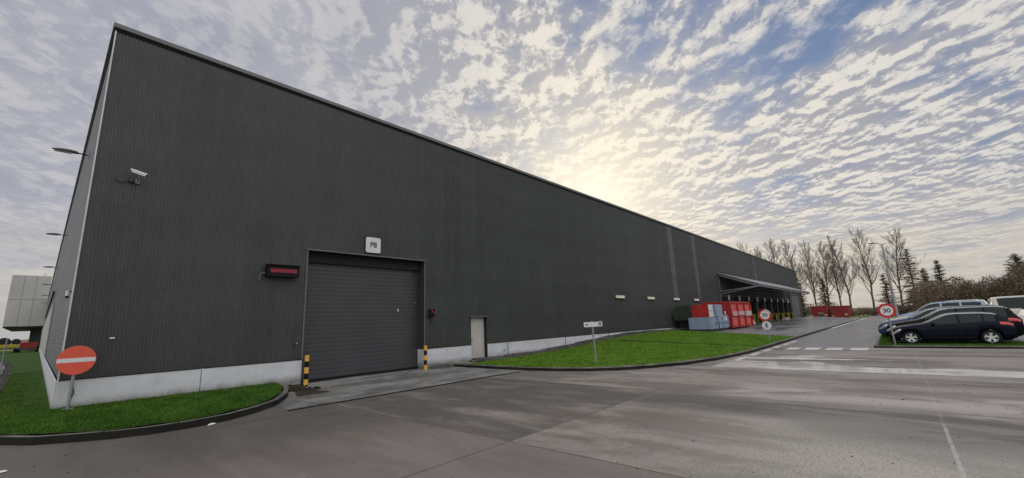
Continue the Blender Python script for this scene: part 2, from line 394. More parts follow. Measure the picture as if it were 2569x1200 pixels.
def islands(mb):
    par = list(range(len(mb.v)))
    def fd(i):
        while par[i] != i: par[i] = par[par[i]]; i = par[i]
        return i
    for f in mb.f:
        a = fd(f[0])
        for j in f[1:]: par[fd(j)] = a
    G = {}
    for k, f in enumerate(mb.f): G.setdefault(fd(f[0]), []).append(k)
    out = []
    for ks in G.values():
        n = MB(); mp_ = {}
        for k in ks:
            for j in mb.f[k]:
                if j not in mp_: mp_[j] = len(n.v); n.v.append(mb.v[j])
            n.f.append(tuple(mp_[j] for j in mb.f[k])); n.m.append(mb.m[k])
        out.append(n)
    return out
_part = part
def part(name, mb, mats, parent, smooth=False, label=None):
    if name in SPLIT:
        for q in islands(mb): o = _part(name, q, mats, parent, smooth, label)
        return o
    return _part(name, mb, mats, parent, smooth, label)
def solo(name, mb, mats, org, label=None, cat=None, group=None, kind=None, smooth=False):
    o = bpy.data.objects.new(name, mb.mesh(name, mats, org, smooth)); COL.objects.link(o); o.location = org
    ORG[o.name] = tuple(org); return tag(o, label, cat, group, kind)
def struct(name, mb, mats): return solo(name, mb, mats, (0, 0, 0), kind='structure')
def copy_tree(o, parent=None):
    c = o.copy(); COL.objects.link(c); c.parent = parent
    for ch in list(o.children): copy_tree(ch, c)
    return c
def text_mb(txt, size, depth=.004):
    cu = bpy.data.curves.new('t', 'FONT'); cu.body = txt; cu.size = size; cu.extrude = depth
    cu.align_x = 'CENTER'; cu.align_y = 'CENTER'; cu.offset = size * .02
    ob = bpy.data.objects.new('t', cu); COL.objects.link(ob)
    bpy.context.view_layer.update()
    me = ob.evaluated_get(bpy.context.evaluated_depsgraph_get()).to_mesh()
    mb = MB(); mb.add([tuple(v.co) for v in me.vertices], [tuple(p.vertices) for p in me.polygons])
    ob.to_mesh_clear(); bpy.data.objects.remove(ob); bpy.data.curves.remove(cu)
    return mb
def xf(mb, fn): mb.v = [tuple(fn(*p)) for p in mb.v]; return mb

# ------------------------------------------------------------------ terrain
def sstep(a, b, x): t = min(1, max(0, (x - a) / (b - a))); return t * t * (3 - 2 * t)
def zg(x, y): return sstep(16, 30, x) * .6 * min(1, max(0, (y - 5.3) / 8.7))
WY = 14.85                # plane of the long front wall
WX = .45                  # plane of the end wall

b = MB(); b.add([(-1500, -1500, -.06), (1500, -1500, -.06), (1500, 1500, -.06), (-1500, 1500, -.06)], [(0, 1, 2, 3)])
struct('ground', b, M['field'])
b = MB(); b.add([(-40, -50, 0), (25.1, -50, 0), (25.1, 14.84, 0), (-40, 14.84, 0)], [(0, 1, 2, 3)])
struct('concrete_road', b, M['concrete'])
b = MB(); b.add([(25.1, 1.1, 0), (260, 1.1, 0), (260, 5.3, 0), (25.1, 5.3, 0)], [(0, 1, 2, 3)])
struct('asphalt_road', b, M['asphalt'])
b = MB(); b.grid([[(x, y, .006) for x in (3.95, 4.6, 12.1)] for y in (10.38, 14.84)])
b.add([(5.96, 14.84, .006), (10.82, 14.84, .006), (10.82, 15.32, .006), (5.96, 15.32, .006)], [(0, 1, 2, 3)])
struct('gate_apron', b, M['apron'])
b = MB()
xs = [33.7 + i * 1.2 for i in range(66)]
b.grid([[(x, y, zg(x, y) + .03) for x in xs] for y in (5.5, 7, 8.5, 10, 11.5, 13, 14, 14.84)])
struct('yard', b, M['yard'])
def zp(x): return .012 * max(0, x - 27)
b = MB(); xs = [25.3, 27, 35, 45, 60, 80]
b.grid([[(x, y, zp(x) + .02) for x in xs] for y in (-50, -25, -12, -3, .5)])
struct('parking_ground', b, M['parking'])

# left grass island that wraps the corner of the building
kl = [(-.75, 40), (-.75, 30), (-.72, 19), (-.7, 15.2), (-.62, 13.4), (-.23, 12.0), (.25, 11.25), (.7, 10.9), (1.15, 10.58), (1.59, 10.42), (2.15, 10.36), (2.73, 10.49), (3.3, 10.85),
      (3.93, 11.44), (4.5, 12.4), (4.95, 13.54), (5.15, 14.2), (5.2, 14.84)]
def kerb(name, pts, zf, w=.14, h=.13, gap=1.0, mats=None):
    b = MB(); P = []
    for i, (x, y) in enumerate(pts):
        a = Vector(pts[max(i - 1, 0)]); c = Vector(pts[min(i + 1, len(pts) - 1)]); d = (c - a).normalized(); n = Vector((d.y, -d.x))
        z = zf(x, y); o = Vector((x, y))
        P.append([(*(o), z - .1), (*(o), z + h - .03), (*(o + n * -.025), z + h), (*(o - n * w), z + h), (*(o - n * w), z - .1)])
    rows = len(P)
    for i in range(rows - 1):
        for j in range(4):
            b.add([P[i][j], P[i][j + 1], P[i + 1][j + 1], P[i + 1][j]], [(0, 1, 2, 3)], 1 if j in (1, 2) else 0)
    acc = 0
    for i in range(rows - 1):       # open joints between the kerb stones
        p0 = Vector(P[i][1]); p1 = Vector(P[i + 1][1]); L_ = (p1 - p0).length; k = 1.0 - acc
        q0 = Vector(P[i][3]); q1 = Vector(P[i + 1][3])
        while k < L_ and k < 40:
            a = p0.lerp(p1, k / L_); c = q0.lerp(q1, k / L_); d = (p1 - p0).normalized() * .008; up = Vector((0, 0, .0335)); e = (a - c).normalized() * .03
            b.add([a - d + e * .06 - Vector((0, 0, .1)), a + d + e * .06 - Vector((0, 0, .1)), a + d + e * .06, a - d + e * .06], [(0, 1, 2, 3)], 2)
            b.add([a - d + up, a + d + up, c + d + Vector((0, 0, .003)), c - d + Vector((0, 0, .003))], [(0, 1, 2, 3)], 2)
            k += 1.0
        acc = (acc + L_) % 1.0
    return struct(name, b, [M['kerb'], M['kerb_lit_top'], M['black']])
kerb('kerb', kl[::-1], lambda x, y: 0)
def grass_blades(fn, n, hgt, w):
    """fn() -> (x,y,z) random point; returns triangles"""
    vs = np.zeros((n * 3, 3)); rng = np.random.default_rng(3)
    pts = np.array([fn() for _ in range(n)])
    a = rng.uniform(0, 2 * np.pi, n); l = rng.uniform(-.6, .6, (n, 2)) * hgt[1]; hh = rng.uniform(*hgt, n)
    d = np.stack([np.cos(a), np.sin(a), np.zeros(n)], 1) * w / 2
    vs[0::3] = pts - d; vs[1::3] = pts + d; vs[2::3] = pts + np.stack([l[:, 0], l[:, 1], hh], 1)
    return vs
def tri_faces(b, vs, mi):
    o = len(b.v); b.v += [tuple(p) for p in vs]; n = len(vs) // 3
    b.f += [(o + 3 * i, o + 3 * i + 1, o + 3 * i + 2) for i in range(n)]; b.m += [mi] * n
from bisect import bisect
# island surface: rows between kerb and wall
def lisl_low(x):          # kerb y for x in -.6..5.2
    pts = [(-.62, 13.4), (-.23, 12.0), (.25, 11.25), (.7, 10.9), (1.15, 10.58), (1.59, 10.42), (2.15, 10.36), (2.73, 10.49), (3.3, 10.85), (3.93, 11.44), (4.5, 12.4), (4.95, 13.54), (5.2, 14.84)]
    for (a, c), (d, e) in zip(pts, pts[1:]):
        if x <= d: return c + (e - c) * (x - a) / (d - a)
    return pts[-1][1]
b = MB(); xs = [-.62 + i * .145 for i in range(41)]
b.grid([[(x, min(lisl_low(x) + .12, 14.84) * (1 - t) + 14.84 * t, .125 + .035 * math.sin(t * 3) + .01 * math.sin(x * 5)) for x in xs] for t in (0, .15, .3, .5, .7, .85, 1)])
b.add([(-.66, 13.5, .125), (-.6, 13.5, .125), (-.6, 14.84, .13), (-.7, 14.84, .13)], [(0, 1, 2, 3)])
ys = [14.84, 18, 22, 28, 36, 46, 56, 66, 90, 118]
b.grid([[(x0, y, .13), (WX - .02, y, .15)] for y, x0 in zip(ys, (-.6, -.6, -.62, -.66, -.8, -1.0, -1.5, -2.6, -40, -40))])
def rl():
    while True:
        x = random.uniform(-.6, 5.1); y = random.uniform(10.5, 14.8)
        if y > lisl_low(x) + .13: return (x, y, .13 + .02)
tri_faces(b, grass_blades(rl, 42000, (.025, .075), .014), 1)
def rl2(): y = 14.84 + (random.random() ** 2) * 20; return (random.uniform(-.68, .42), y, .13)
tri_faces(b, grass_blades(rl2, 9000, (.02, .07), .016), 1)
solo('grass', b, [M['grass'], M['blade']], (0, 0, 0), kind='stuff', label='mown green grass around the near corner of the warehouse')
# the road left of the building and its rubble edge
b = MB(); b.grid([[(-40, y, .10), (x1, y, .10)] for y, x1 in ((14.84, -.95), (20, -.86), (28, -.9), (36, -1.0), (46, -1.2), (56, -1.7), (62, -2.3), (66, -4), (68, -12), (69, -40))])
struct('side_road', b, M['asphalt'])
b = MB()
rp = [(-.72, 14.9), (-.68, 20), (-.7, 28), (-.8, 36), (-1.0, 46), (-1.5, 56), (-2.1, 62), (-3.8, 66.5), (-12, 68.5)]
b.grid([[(x - .28, y, .11), (x - .12, y, .17), (x + .04, y, .135)] for x, y in rp])
for i in range(420):
    k = random.random() ** 1.4 * (len(rp) - 3); i0 = int(k); t = k - i0
    x = rp[i0][0] * (1 - t) + rp[i0 + 1][0] * t - .13 + random.gauss(0, .08); y = rp[i0][1] * (1 - t) + rp[i0 + 1][1] * t
    s_ = random.uniform(.02, .06); b.box(x - s_, x + s_, y - s_, y + s_, .12, .16 + s_ * .8)
solo('rubble_edge', b, M['gravel'], (0, 0, 0), kind='stuff', label='strip of dark rubble between the side road and the grass')

# right island
low = [(12.0, 14.3), (11.95, 13.2), (11.95, 11.66), (12.05, 10.3), (12.31, 9.11), (12.7, 8.1), (13.28, 7.33), (14.3, 6.6), (15.59, 6.0), (17.55, 5.5), (19.81, 5.22), (22.0, 5.14), (28.2, 5.16), (34.7, 5.2), (50.0, 5.22)]
kerb('kerb', low, lambda x, y: 0)
def isl_low(x):
    P = [(12.05, 10.3), (12.31, 9.11), (12.7, 8.1), (13.28, 7.33), (14.3, 6.6), (15.59, 6.0), (17.55, 5.5), (19.81, 5.22), (22.0, 5.14), (28.2, 5.16), (34.7, 5.2)]
    if x <= 12.05: return 10.3
    for (a, c), (d, e) in zip(P, P[1:]):
        if x <= d: return c + (e - c) * (x - a) / (d - a)
    return 5.2
def isl_high(x): return 13.55 + .35 * sstep(13, 16, x) - .1 * math.sin(x * 1.3) * .4 - .5 * sstep(22, 30, x)
b = MB(); xs = [12.1, 12.2, 12.35, 12.55, 12.8, 13.1, 13.5, 14, 14.6, 15.3, 16.2, 17.2] + [18 + .9 * i for i in range(18)] + [33.6]
ts = [0, .06, .15, .25, .35, .45, .55, .65, .75, .85, .95, 1]
def zi(x, y): return .12 + zg(x, y) + .018 * math.sin(x * 2.1 + y) * math.sin(y * 1.7)
b.grid([[(x, (isl_low(x) + .13) * (1 - t) + isl_high(x) * t, zi(x, (isl_low(x) + .13) * (1 - t) + isl_high(x) * t)) for x in xs] for t in ts])
def rr():
    while True:
        x = 12.1 + (random.random() ** 1.3) * 21.4; y = random.uniform(5.3, 13.9)
        if isl_low(x) + .14 < y < isl_high(x): return (x, y, zi(x, y))
tri_faces(b, grass_blades(rr, 70000, (.025, .08), .022), 1)
solo('grass', b, [M['grass_lit'], M['blade_lit']], (0, 0, 0), kind='stuff', label='wide mown green lawn between the lane and the warehouse wall')
# tufts and dead leaves: path strip across the lawn
b = MB(); b.grid([[(23.62, y, zg(23.7, y) + .155), (23.82, y, zg(23.7, y) + .155)] for y in (5.35, 6.5, 8, 9.5, 11, 12.8)])
b.grid([[(23.62, y, zg(23.7, y) + .02), (23.62, y, zg(23.7, y) + .155)] for y in (5.35, 6.5, 8, 9.5, 11, 12.8)])
struct('edging_strip', b, M['kerb'])
b = MB()   # bed of gravel under the wall
xs = [13.3 + i * .8 for i in range(36)]
b.grid([[(x, isl_high(x) - .06 if t == 0 else (isl_high(x) * (1 - t) + 14.84 * t), zi(x, isl_high(x)) + (.012 if t == 0 else .03 * math.sin(x * 7) + .03)) for x in xs] for t in (0, .3, .6, 1)])
for i in range(2600):
    x = 13.4 + random.random() ** 1.5 * 20; y = random.uniform(isl_high(x) - .1, 14.8); s_ = random.uniform(.015, .045); z = zi(x, isl_high(x)) + .03
    b.box(x - s_, x + s_, y - s_, y + s_, z - .02, z + s_)
solo('gravel_bed', b, M['gravel'], (0, 0, 0), kind='stuff', label='dark gravel strip between the lawn and the concrete base of the wall')
b = MB(); b.bbox(13.0, 14.9, 13.75, 14.82, -.02, .05, .01); struct('doorstep_slab', b, M['apron'])
# heap of rubble and weeds between gate and door
b = MB()
for i in range(300):
    x = random.gauss(11.85, .35); y = random.uniform(14.3, 14.82); s_ = random.uniform(.015, .05) ; x = max(11.1, min(12.9, x))
    hz = .07 * math.exp(-((x - 11.9) / .4) ** 2)
    b.box(x - s_, x + s_ * 1.3, y - s_, y + s_, 0, hz + s_)
solo('rubble_edge', b, M['gravel'], (0, 0, 0), kind='stuff', label='low heap of dark rubble at the wall foot between roller door and grey door')
# right island under the signs and first car
zr = .085
b = MB()
b.grid([[(x, y, zr) for x in (25.25, 26, 27, 28, 28.45)] for y in (-50, -12, -4, -1, .55)])
b.grid([[(x, y, zr + zp(x)) for x in (25.25, 27, 30, 35, 45, 60)] for y in (.55, .96)])
def rq():
    if random.random() < .75: return (25.25 + random.random() ** 1.2 * 3, random.uniform(-5, .95), zr)
    x = random.uniform(25.3, 45); return (x, random.uniform(.56, .95), zr + zp(x))
tri_faces(b, grass_blades(rq, 12000, (.02, .06), .03), 1)
solo('grass', b, [M['grass'], M['blade']], (0, 0, 0), kind='stuff', label='narrow grass verge under the nearest parked car and along the lane')
kerb('kerb', [(60, 1.08), (27, 1.08), (25.3, 1.08), (25.12, .95), (25.1, .6), (25.1, -50)], lambda x, y: 0, .14, .10)
b = MB()  # drainage slot across the gate
b.box(3.9, 11.6, 10.26, 10.36, -.02, .016)
for i in range(38): b.box(4.0 + i * .2, 4.14 + i * .2, 10.28, 10.34, .016, .02, 1)
solo('drain_channel', b, [M['black'], M['dark_steel']], (0, 0, 0), label='long black drain channel across the front of the roller door apron', cat='drain')
b = MB(); b.add([(5.97, 14.55, .012), (10.8, 14.62, .012), (10.8, 14.72, .012), (5.97, 14.72, .012)], [(0, 1, 2, 3)])
struct('threshold_strip', b, M['white_line'])
def dirt(pts, w, nm):
    b = MB(); P = []; rn = random.Random(len(pts))
    Q = []
    for (a, c), (d, e) in zip(pts, pts[1:]):
        n = max(1, int(math.hypot(d - a, e - c) / .18))
        for i in range(n): Q.append((a + (d - a) * i / n, c + (e - c) * i / n))
    for i in range(1, len(Q) - 1):
        d = (Vector(Q[i + 1]) - Vector(Q[i - 1])).normalized(); n = Vector((d.y, -d.x)); o = Vector(Q[i]); k = w * rn.uniform(.5, 1.5)
        P.append([(*(o), .004), (*(o + n * k * .6), .005), (*(o + n * k), .0035)])
    b.grid(P)
    for i in range(260):
        q = rn.choice(Q); s_ = rn.uniform(.006, .02); x = q[0] + rn.gauss(0, w * .5); y = q[1] + rn.gauss(0, w * .5); b.box(x - s_, x + s_, y - s_ * .6, y + s_ * .6, 0, s_ * .7)
    solo(nm, b, M['soil'], (0, 0, 0), kind='stuff', label='dark damp dirt and dead leaves lying along the kerb')
M['soil'] = mat_ground('damp_soil', (.035, .03, .022), (.065, .055, .042), (.03, .035, .015), (.4, .8), 5, 5, .7, .8, 30)
dirt(kl[::-1][:14], -.10, 'gutter_dirt'); dirt(low, -.10, 'gutter_dirt')
b = MB(); rn = random.Random(4); P = []
for i in range(15):
    y = 12.2 + i * .188; P.append([(4.75 + .5 * min(1, (y - 12) / 1.5) + rn.uniform(-.02, .02), y, .009), (5.35 + rn.uniform(-.08, .08) + .25 * math.sin(i * .4), y, .012), (5.75 + rn.uniform(-.12, .12), y, .008)])
b.grid(P)
for i in range(240):
    x = rn.gauss(5.4, .2); y = rn.uniform(13.2, 14.8); s_ = rn.uniform(.01, .04); b.box(x - s_, x + s_, y - s_, y + s_, 0, s_ * 1.6)
solo('soil_patch', b, M['soil'], (0, 0, 0), kind='stuff', label='dark soil and rubble between the left lawn and the roller door')
b = MB(); P = []
for i in range(22):
    x = 11.15 + i * .15; P.append([(x, 14.15 + rn.uniform(-.12, .12) + .12 * math.sin(i * .5), .008), (x, 14.45, .011), (x, 14.77, .01)])
b.grid(P); solo('soil_patch', b, M['soil'], (0, 0, 0), kind='stuff', label='dark damp soil at the wall foot right of the roller door')
b = MB(); rn = random.Random(12)
for i in range(420):
    x = rn.uniform(-.5, 14); y = rn.uniform(-1.5, 10); s_ = rn.uniform(.003, .011) * (1 if rn.random() < .9 else 1.8); a = rn.uniform(0, 3)
    u = Vector((math.cos(a), math.sin(a), 0)) * s_ * rn.uniform(1, 2.2); v_ = Vector((-math.sin(a), math.cos(a), 0)) * s_; p = Vector((x, y, .002)); h = Vector((0, 0, s_ * .8))
    b.add([p - u, p + v_, p + u, p - v_, p + h], [(0, 1, 4), (1, 2, 4), (2, 3, 4), (3, 0, 4)], 0 if rn.random() < .8 else 1)
solo('road_grit', b, [M['soil'], M['gravel']], (0, 0, 0), kind='stuff', label='small stones and leaf scraps scattered over the concrete road')
# painted markings
b = MB(); z = .006
for y0, y1 in ((1.23, 1.85), (2.12, 2.72), (2.95, 3.55), (3.72, 4.25)): b.add([(23.5, y0, z), (24.95, y0, z), (24.95, y1, z), (23.5, y1, z)], [(0, 1, 2, 3)])
for i in range(6):
    x = 17.8 + i * 2.2; b.add([(x, 4.72, z), (x + 1.6, 4.72, z), (x + 1.6, 4.95, z), (x, 4.95, z)], [(0, 1, 2, 3)])
for i in range(10):
    x = 52 + i * 5.5; b.add([(x, 4.95, z), (x + 5.2, 4.95, z), (x + 5.2, 5.25, z), (x, 5.25, z)], [(0, 1, 2, 3)])
struct('road_markings', b, M['white_line'])
b = MB()
for k in range(14):
    x = 28.4 + 2.6 * k; b.add([(x, -4.6, zp(x) + .026), (x + .12, -4.6, zp(x) + .026), (x + .12, .3, zp(x) + .026), (x, .3, zp(x) + .026)], [(0, 1, 2, 3)])
    b.add([(x, -12, zp(x) + .026), (x + .12, -12, zp(x) + .026), (x + .12, -5.2, zp(x) + .026), (x, -5.2, zp(x) + .026)], [(0, 1, 2, 3)])
struct('parking_lines', b, M['white_line'])

# ------------------------------------------------------------------ warehouse
wh = thing('warehouse', (WX, WY, 0), 'huge dark grey ribbed metal warehouse with pale concrete base filling the left and centre', 'warehouse')
XE = 106.0; YE = 125.0; ZT = 10.12; ZR = 10.30; ZB = .79
GX0, GX1, GZ = 5.95, 10.83, 4.5
DX0, DX1, DZ = 13.47, 14.48, 2.08
pitch = .0714
cols = []
x = WX
brk = [WX, GX0, GX1, DX0, DX1, 38.3, 39.3, 44.6, 45.5, 70.0, 70.9, XE]
b = MB()
def strip(x0, x1, z0, z1, mi):
    n = max(1, round((x1 - x0) / pitch)); p = (x1 - x0) / n; V = []; 
    for i in range(n):
        a = x0 + i * p
        V += [(a, 0), (a + p * .42, 0), (a + p * .52, .016), (a + p * .9, .016)]
    V.append((x1, 0))
    b.grid([[(vx, WY - .02 + vy, z) for vx, vy in V] for z in (z0, z1)], mi)
for a, c in zip(brk, brk[1:]):
    mi = 1 if a in (38.3, 44.6, 70.0) else 0
    zlo = ZB - .02
    if a == GX0: zlo = GZ
    if a == DX0: zlo = DZ
    if mi: strip(a, c, zlo, 3.4, 0); strip(a, c, 3.4, ZT, 1)
    else: strip(a, c, zlo, ZT, mi)
part('front_wall', b, [M['clad'], M['clad_pale']], wh)
# end wall on the left: sheets with long horizontal ribs
b = MB(); V = []
n = 66; 
for i in range(n):
    a = ZB + (ZT - ZB) * i / n; p = (ZT - ZB) / n; V += [(a, 0), (a + p * .4, 0), (a + p * .5, .003), (a + p * .9, .003)]
V.append((ZT, 0))
b.grid([[(WX - .0 + vx, y, vz) for vz, vx in V] for y in (WY, 40, 80, YE)])
part('side_wall', b, M['clad_side'], wh)
b = MB(); b.box(WX - .06, WX - .02, 40, 118, .8, 4.2); part('dock_panel', b, M['pale_panel'], wh, label='long pale wall panel under the dark ledge on the side wall')
b = MB(); b.box(WX - .16, WX - .06, 40, 84, 4.78, 4.88); part('ledge', b, M['black'], wh)
# back and far walls, roof
b = MB(); b.box(XE - .1, XE, WY + .1, YE, -.2, ZT); part('far_wall', b, M['clad_side'], wh)
b = MB(); b.box(WX + .1, XE - .2, YE - .1, YE, -.2, ZT); part('back_wall', b, M['clad_side'], wh)
b = MB(); b.box(WX + .05, XE - .05, WY + .08, YE - .05, ZT - .25, ZT - .05); part('roof', b, M['grey_steel'], wh)
# plinth
b = MB(); jx = [WX - .06, 5.93]; 
segs = [(WX - .03, 3.2), (3.215, GX0 - .02), (GX1 + .02, DX0 - .03), (DX1 + .03, 15.87), (15.885, 20.85), (20.865, 25.9), (25.915, 31), (31.015, 36), (36.015, 41), (41.015, 46), (46.015, 51.9)]
for a, c in segs: b.bbox(a, c, WY - .07, WY + .25, -.25, ZB, .012)
b.bbox(WX - .06, WX - .028, WY - .04, YE, -.25, ZB, .008)
part('plinth', b, M['plinth'], wh)
b = MB()
for a, c in segs: b.box(a + .02, c - .02, WY - .085, WY - .03, ZB + .003, ZB + .018)
part('drip_flashing', b, M['black'], wh)
# fascia with the dark slot under it
b = MB(); b.bbox(WX - .08, XE + .05, WY - .10, WY + .06, 10.16, ZR, .012); b.box(WX - .08, WX + .06, WY + .06, YE, 10.16, ZR)
b.box(XE - .09, XE + .05, WY + .06, YE, 10.16, ZR); b.box(WX + .06, XE - .09, YE - .06, YE, 10.16, ZR)
part('fascia', b, M['fascia'], wh)
b = MB(); b.box(WX - .03, XE, WY - .045, WY + .05, 10.09, 10.16); part('fascia_shadow_gap', b, M['black'], wh)
b = MB(); b.box(WX - .03, WX - .002, WY - .05, WY - .021, ZB + .01, 10.08); b.box(WX - .03, WX - .001, WY - .02, WY + .008, ZB + .01, 10.08)
part('corner_trim', b, M['trim'], wh)
b = MB(); b.bbox(XE - .1, XE + .03, WY - .06, WY - .022, ZB, 10.08, .01); part('corner_trim', b, M['fascia'], wh)
# gate recess and roller door
b = MB(); b.box(GX0 - .02, GX0, WY - .015, 15.3, -.02, GZ); b.box(GX1, GX1 + .02, WY - .015, 15.3, ZB, GZ); b.box(GX0, GX1, WY - .015, 15.3, GZ, GZ + .02)
part('gate_reveal', b, M['door_dark'], wh)
b = MB(); b.bbox(GX1, GX1 + .02, WY + .252, 15.3, -.02, ZB, .003); b.box(GX0 - .02, GX0 - .001, WY + .252, 15.3, -.02, ZB)
part('gate_plinth_return', b, M['plinth'], wh)
rd = MB(); V = []
zc = .05; n = 30; p = (GZ - .05 + .1) / n
P = []
for i in range(n):
    a = .05 + i * p; P += [(a, .0), (a + .008, .005), (a + p * .45, .007), (a + p - .008, .005)]
P.append((.05 + n * p, 0))
rd.grid([[(xx, 15.28 - d, zz) for zz, d in P] for xx in (GX0 - .02, GX1 + .02)])
rdo = part('roller_door', rd, M['door_dark'], wh, label='wide dark grey sectional roller door set back in the wall')
b = MB(); b.bbox(GX0, GX1, 15.20, 15.275, .0, .09, .01); part('bottom_seal', b, M['black'], rdo)
b = MB(); b.bbox(9.78, 9.86, 15.22, 15.262, 2.36, 2.46, .008); part('handle', b, M['dirty_white'], rdo)
b = MB(); b.bar((10.6, 15.245, 2.72), (10.72, 15.245, 2.74), .02, .03); part('latch', b, M['galv'], rdo)
b = MB(); b.bbox(GX0 - .1, GX1 + .12, WY - .075, WY - .024, GZ - .035, GZ + .012, .006); part('gate_lintel', b, M['fascia'], wh)
b = MB(); b.bbox(GX0 - .045, GX0 + .005, WY - .045, WY - .024, ZB + .03, GZ - .04, .004); b.bbox(GX1 - .005, GX1 + .045, WY - .045, WY - .024, ZB + .03, GZ - .04, .004)
part('gate_jamb', b, M['fascia'], wh)
b = MB(); b.box(GX0 + .03, GX1 - .03, 15.12, 15.24, 4.1, 4.46); part('shutter_box', b, M['void'], wh)
# personnel door
b = MB(); b.box(DX0 - .02, DX0, WY - .015, 15.1, -.02, DZ); b.box(DX1, DX1 + .02, WY - .015, 15.1, -.02, DZ); b.box(DX0, DX1, WY - .015, 15.1, DZ, DZ + .02)
part('door_reveal', b, M['void'], wh)
b = MB(); b.bbox(DX0, DX1, 15.0, 15.05, .02, DZ - .03, .008); pd_ = part('steel_door', b, M['door_grey'], wh, label='pale grey steel side door set deep in the wall')
b = MB(); b.bar((DX0 + .12, 14.96, 1.02), (DX0 + .26, 14.96, 1.02), .025, .025); b.box(DX0 + .1, DX0 + .15, 14.985, 14.999, .92, 1.12); part('handle', b, M['galv'], pd_)
b = MB(); b.bbox(DX0 - .09, DX1 + .11, WY - .11, WY - .022, DZ - .03, DZ + .01, .005); part('door_lintel', b, M['fascia'], wh)
# small fixtures on the plinth
b = MB()
for xj in (15.88, 20.86, 25.91):
    b.tube((xj, WY - .09, .1), (xj, WY - .09, 1.0 if xj > 18 else .8), .012, n=6)
b.path([(WX + .25, WY - .09, .05), (WX + .22, WY - .09, .3), (WX + .27, WY - .09, .5), (WX + .2, WY - .09, .8)], .012, 6)
part('earthing_cable', b, M['black'], wh)
# canopy over the loading docks
cx0, cx1, cy = 51.8, 88.0, 10.75
ca = MB(); ca.add([(cx0, WY - .03, 6.52), (cx1, WY - .03, 6.52), (cx1, cy, 4.95), (cx0, cy, 4.95)], [(0, 1, 2, 3)])
ca.add([(cx0, WY - .03, 6.42), (cx1, WY - .03, 6.42), (cx1, cy, 4.85), (cx0, cy, 4.85)], [(3, 2, 1, 0)])
ca.add([(cx0, WY - .03, 6.42), (cx0, WY - .03, 6.52), (cx0, cy, 4.95), (cx0, cy, 4.85)], [(0, 1, 2, 3)], 0)
ca.add([(cx1, WY - .03, 6.42), (cx1, WY - .03, 6.52), (cx1, cy, 4.95), (cx1, cy, 4.85)], [(3, 2, 1, 0)], 0)
ca.add([(cx0, cy, 4.80), (cx1, cy, 4.80), (cx1, cy, 4.96), (cx0, cy, 4.96)], [(0, 1, 2, 3)], 0)
cano = part('canopy', ca, [M['canopy_top']], wh, label='long sloping pale metal canopy above the loading docks')
for k in range(7):
    x = cx0 + .15 + k * (cx1 - cx0 - .3) / 6; t = MB()
    t.bar((x, WY - .08, 6.25), (x, cy + .1, 4.72), .1, .2); t.bar((x, WY - .08, 4.35), (x, cy + .25, 4.66), .09, .1)
    t.bar((x, WY - .08, 4.35), (x, WY - .08, 6.25), .08, .1, (1, 0, 0)); part('truss', t, M['grey_steel'], cano)
t = MB(); t.bar((cx0 + .05, cy + .05, 4.66), (cx1, cy + .05, 4.66), .08, .1, (0, 0, 1)); t.bar((cx0 + .05, 12.8, 5.5), (cx1, 12.8, 5.5), .08, .14); t.tube((cx0 - .08, cy - .05, 4.62), (cx0 - .08, WY - .1, 4.02), .045); t.tube((cx0 - .08, WY - .1, 4.02), (cx0 - .08, WY - .1, .6), .05)
part('gutter', t, M['grey_steel'], cano)
# loading docks
for k in range(9):
    x = 53.7 + 4.5 * k; d = MB()
    d.bbox(x - .75, x + 2.05, WY - .12, WY - .03, .7, 3.25, .01); 
    for j in range(5): d.box(x - .7, x + 2.0, WY - .128, WY - .121, .85 + j * .5, .87 + j * .5)
    do = part('dock_door', d, M['door_dark'], wh)
    f = MB(); f.bbox(x - 1.15, x - .78, WY - .42, WY - .03, .6, 3.3, .02); f.bbox(x + 2.08, x + 2.45, WY - .42, WY - .03, .6, 3.3, .02); f.bbox(x - 1.15, x + 2.45, WY - .42, WY - .03, 3.32, 3.7, .02)
    part('dock_shelter', f, M['void'], do)
    f = MB(); f.bbox(x - .9, x - .7, WY - .62, WY - .43, .55, 1.1, .02); f.bbox(x + 2.0, x + 2.2, WY - .62, WY - .43, .55, 1.1, .02); part('buffer', f, M['black'], do)
    f = MB(); f.bbox(x - .28, x + .28, WY - .46, WY - .43, 3.36, 3.95, .008); part('number_plate', f, M['white'], do)
b = MB()
for xx in (94.2, 96.6, 99.0): b.bbox(xx, xx + .7, WY - .5, WY - .03, .6, 5.2, .02)
part('pilaster', b, M['grey_steel'], wh)
b = MB()
for xx in (93.2, 95.0, 97.4, 99.9): b.box(xx, xx + .95, WY - .1, WY - .028, .6, 5.15)
part('bay_door', b, M['void'], wh)

# ------------------------------------------------------------------ fixtures on the walls (things)
names = ['leftmost', 'second from the left', 'third from the left', 'rightmost']
for k, x in enumerate((28.0, 33.2, 38.6, 43.8)):
    t = thing('wall_lamp', (x, WY - .02, 3.2), ['long white wall lamp, leftmost of the four in a row above the lawn', 'long white wall lamp, second from the left of the row above the lawn',
        'long white wall lamp right under the first pale strip of cladding', 'long white wall lamp nearest the containers, under the second pale strip'][k], 'lamp', 'long white lamps along the warehouse wall')
    f = MB(); f.bbox(x - .66, x + .66, WY - .1, WY - .025, 3.12, 3.16, .008); f.box(x - .66, x + .66, WY - .04, WY - .024, 3.16, 3.4); part('housing', f, M['black'], t)
    f = MB(); f.bbox(x - .62, x + .62, WY - .14, WY - .042, 3.165, 3.37, .02); part('lamp_cover', f, M['lamp_cover'], t)
for k in range(8):
    x = 65.9 + 4.5 * k - 2.25 - 4.5; x = 58.2 + 4.5 * k - 1.4
    f = MB(); f.bbox(x - .7, x + .7, WY - .17, WY - .03, 3.05, 3.22, .02)
    solo('dock_lamp', f, M['lamp_cover'], (x, WY - .03, 3.05), 'small long white lamp between the loading dock doors under the canopy', 'lamp', 'lamps between the loading docks')
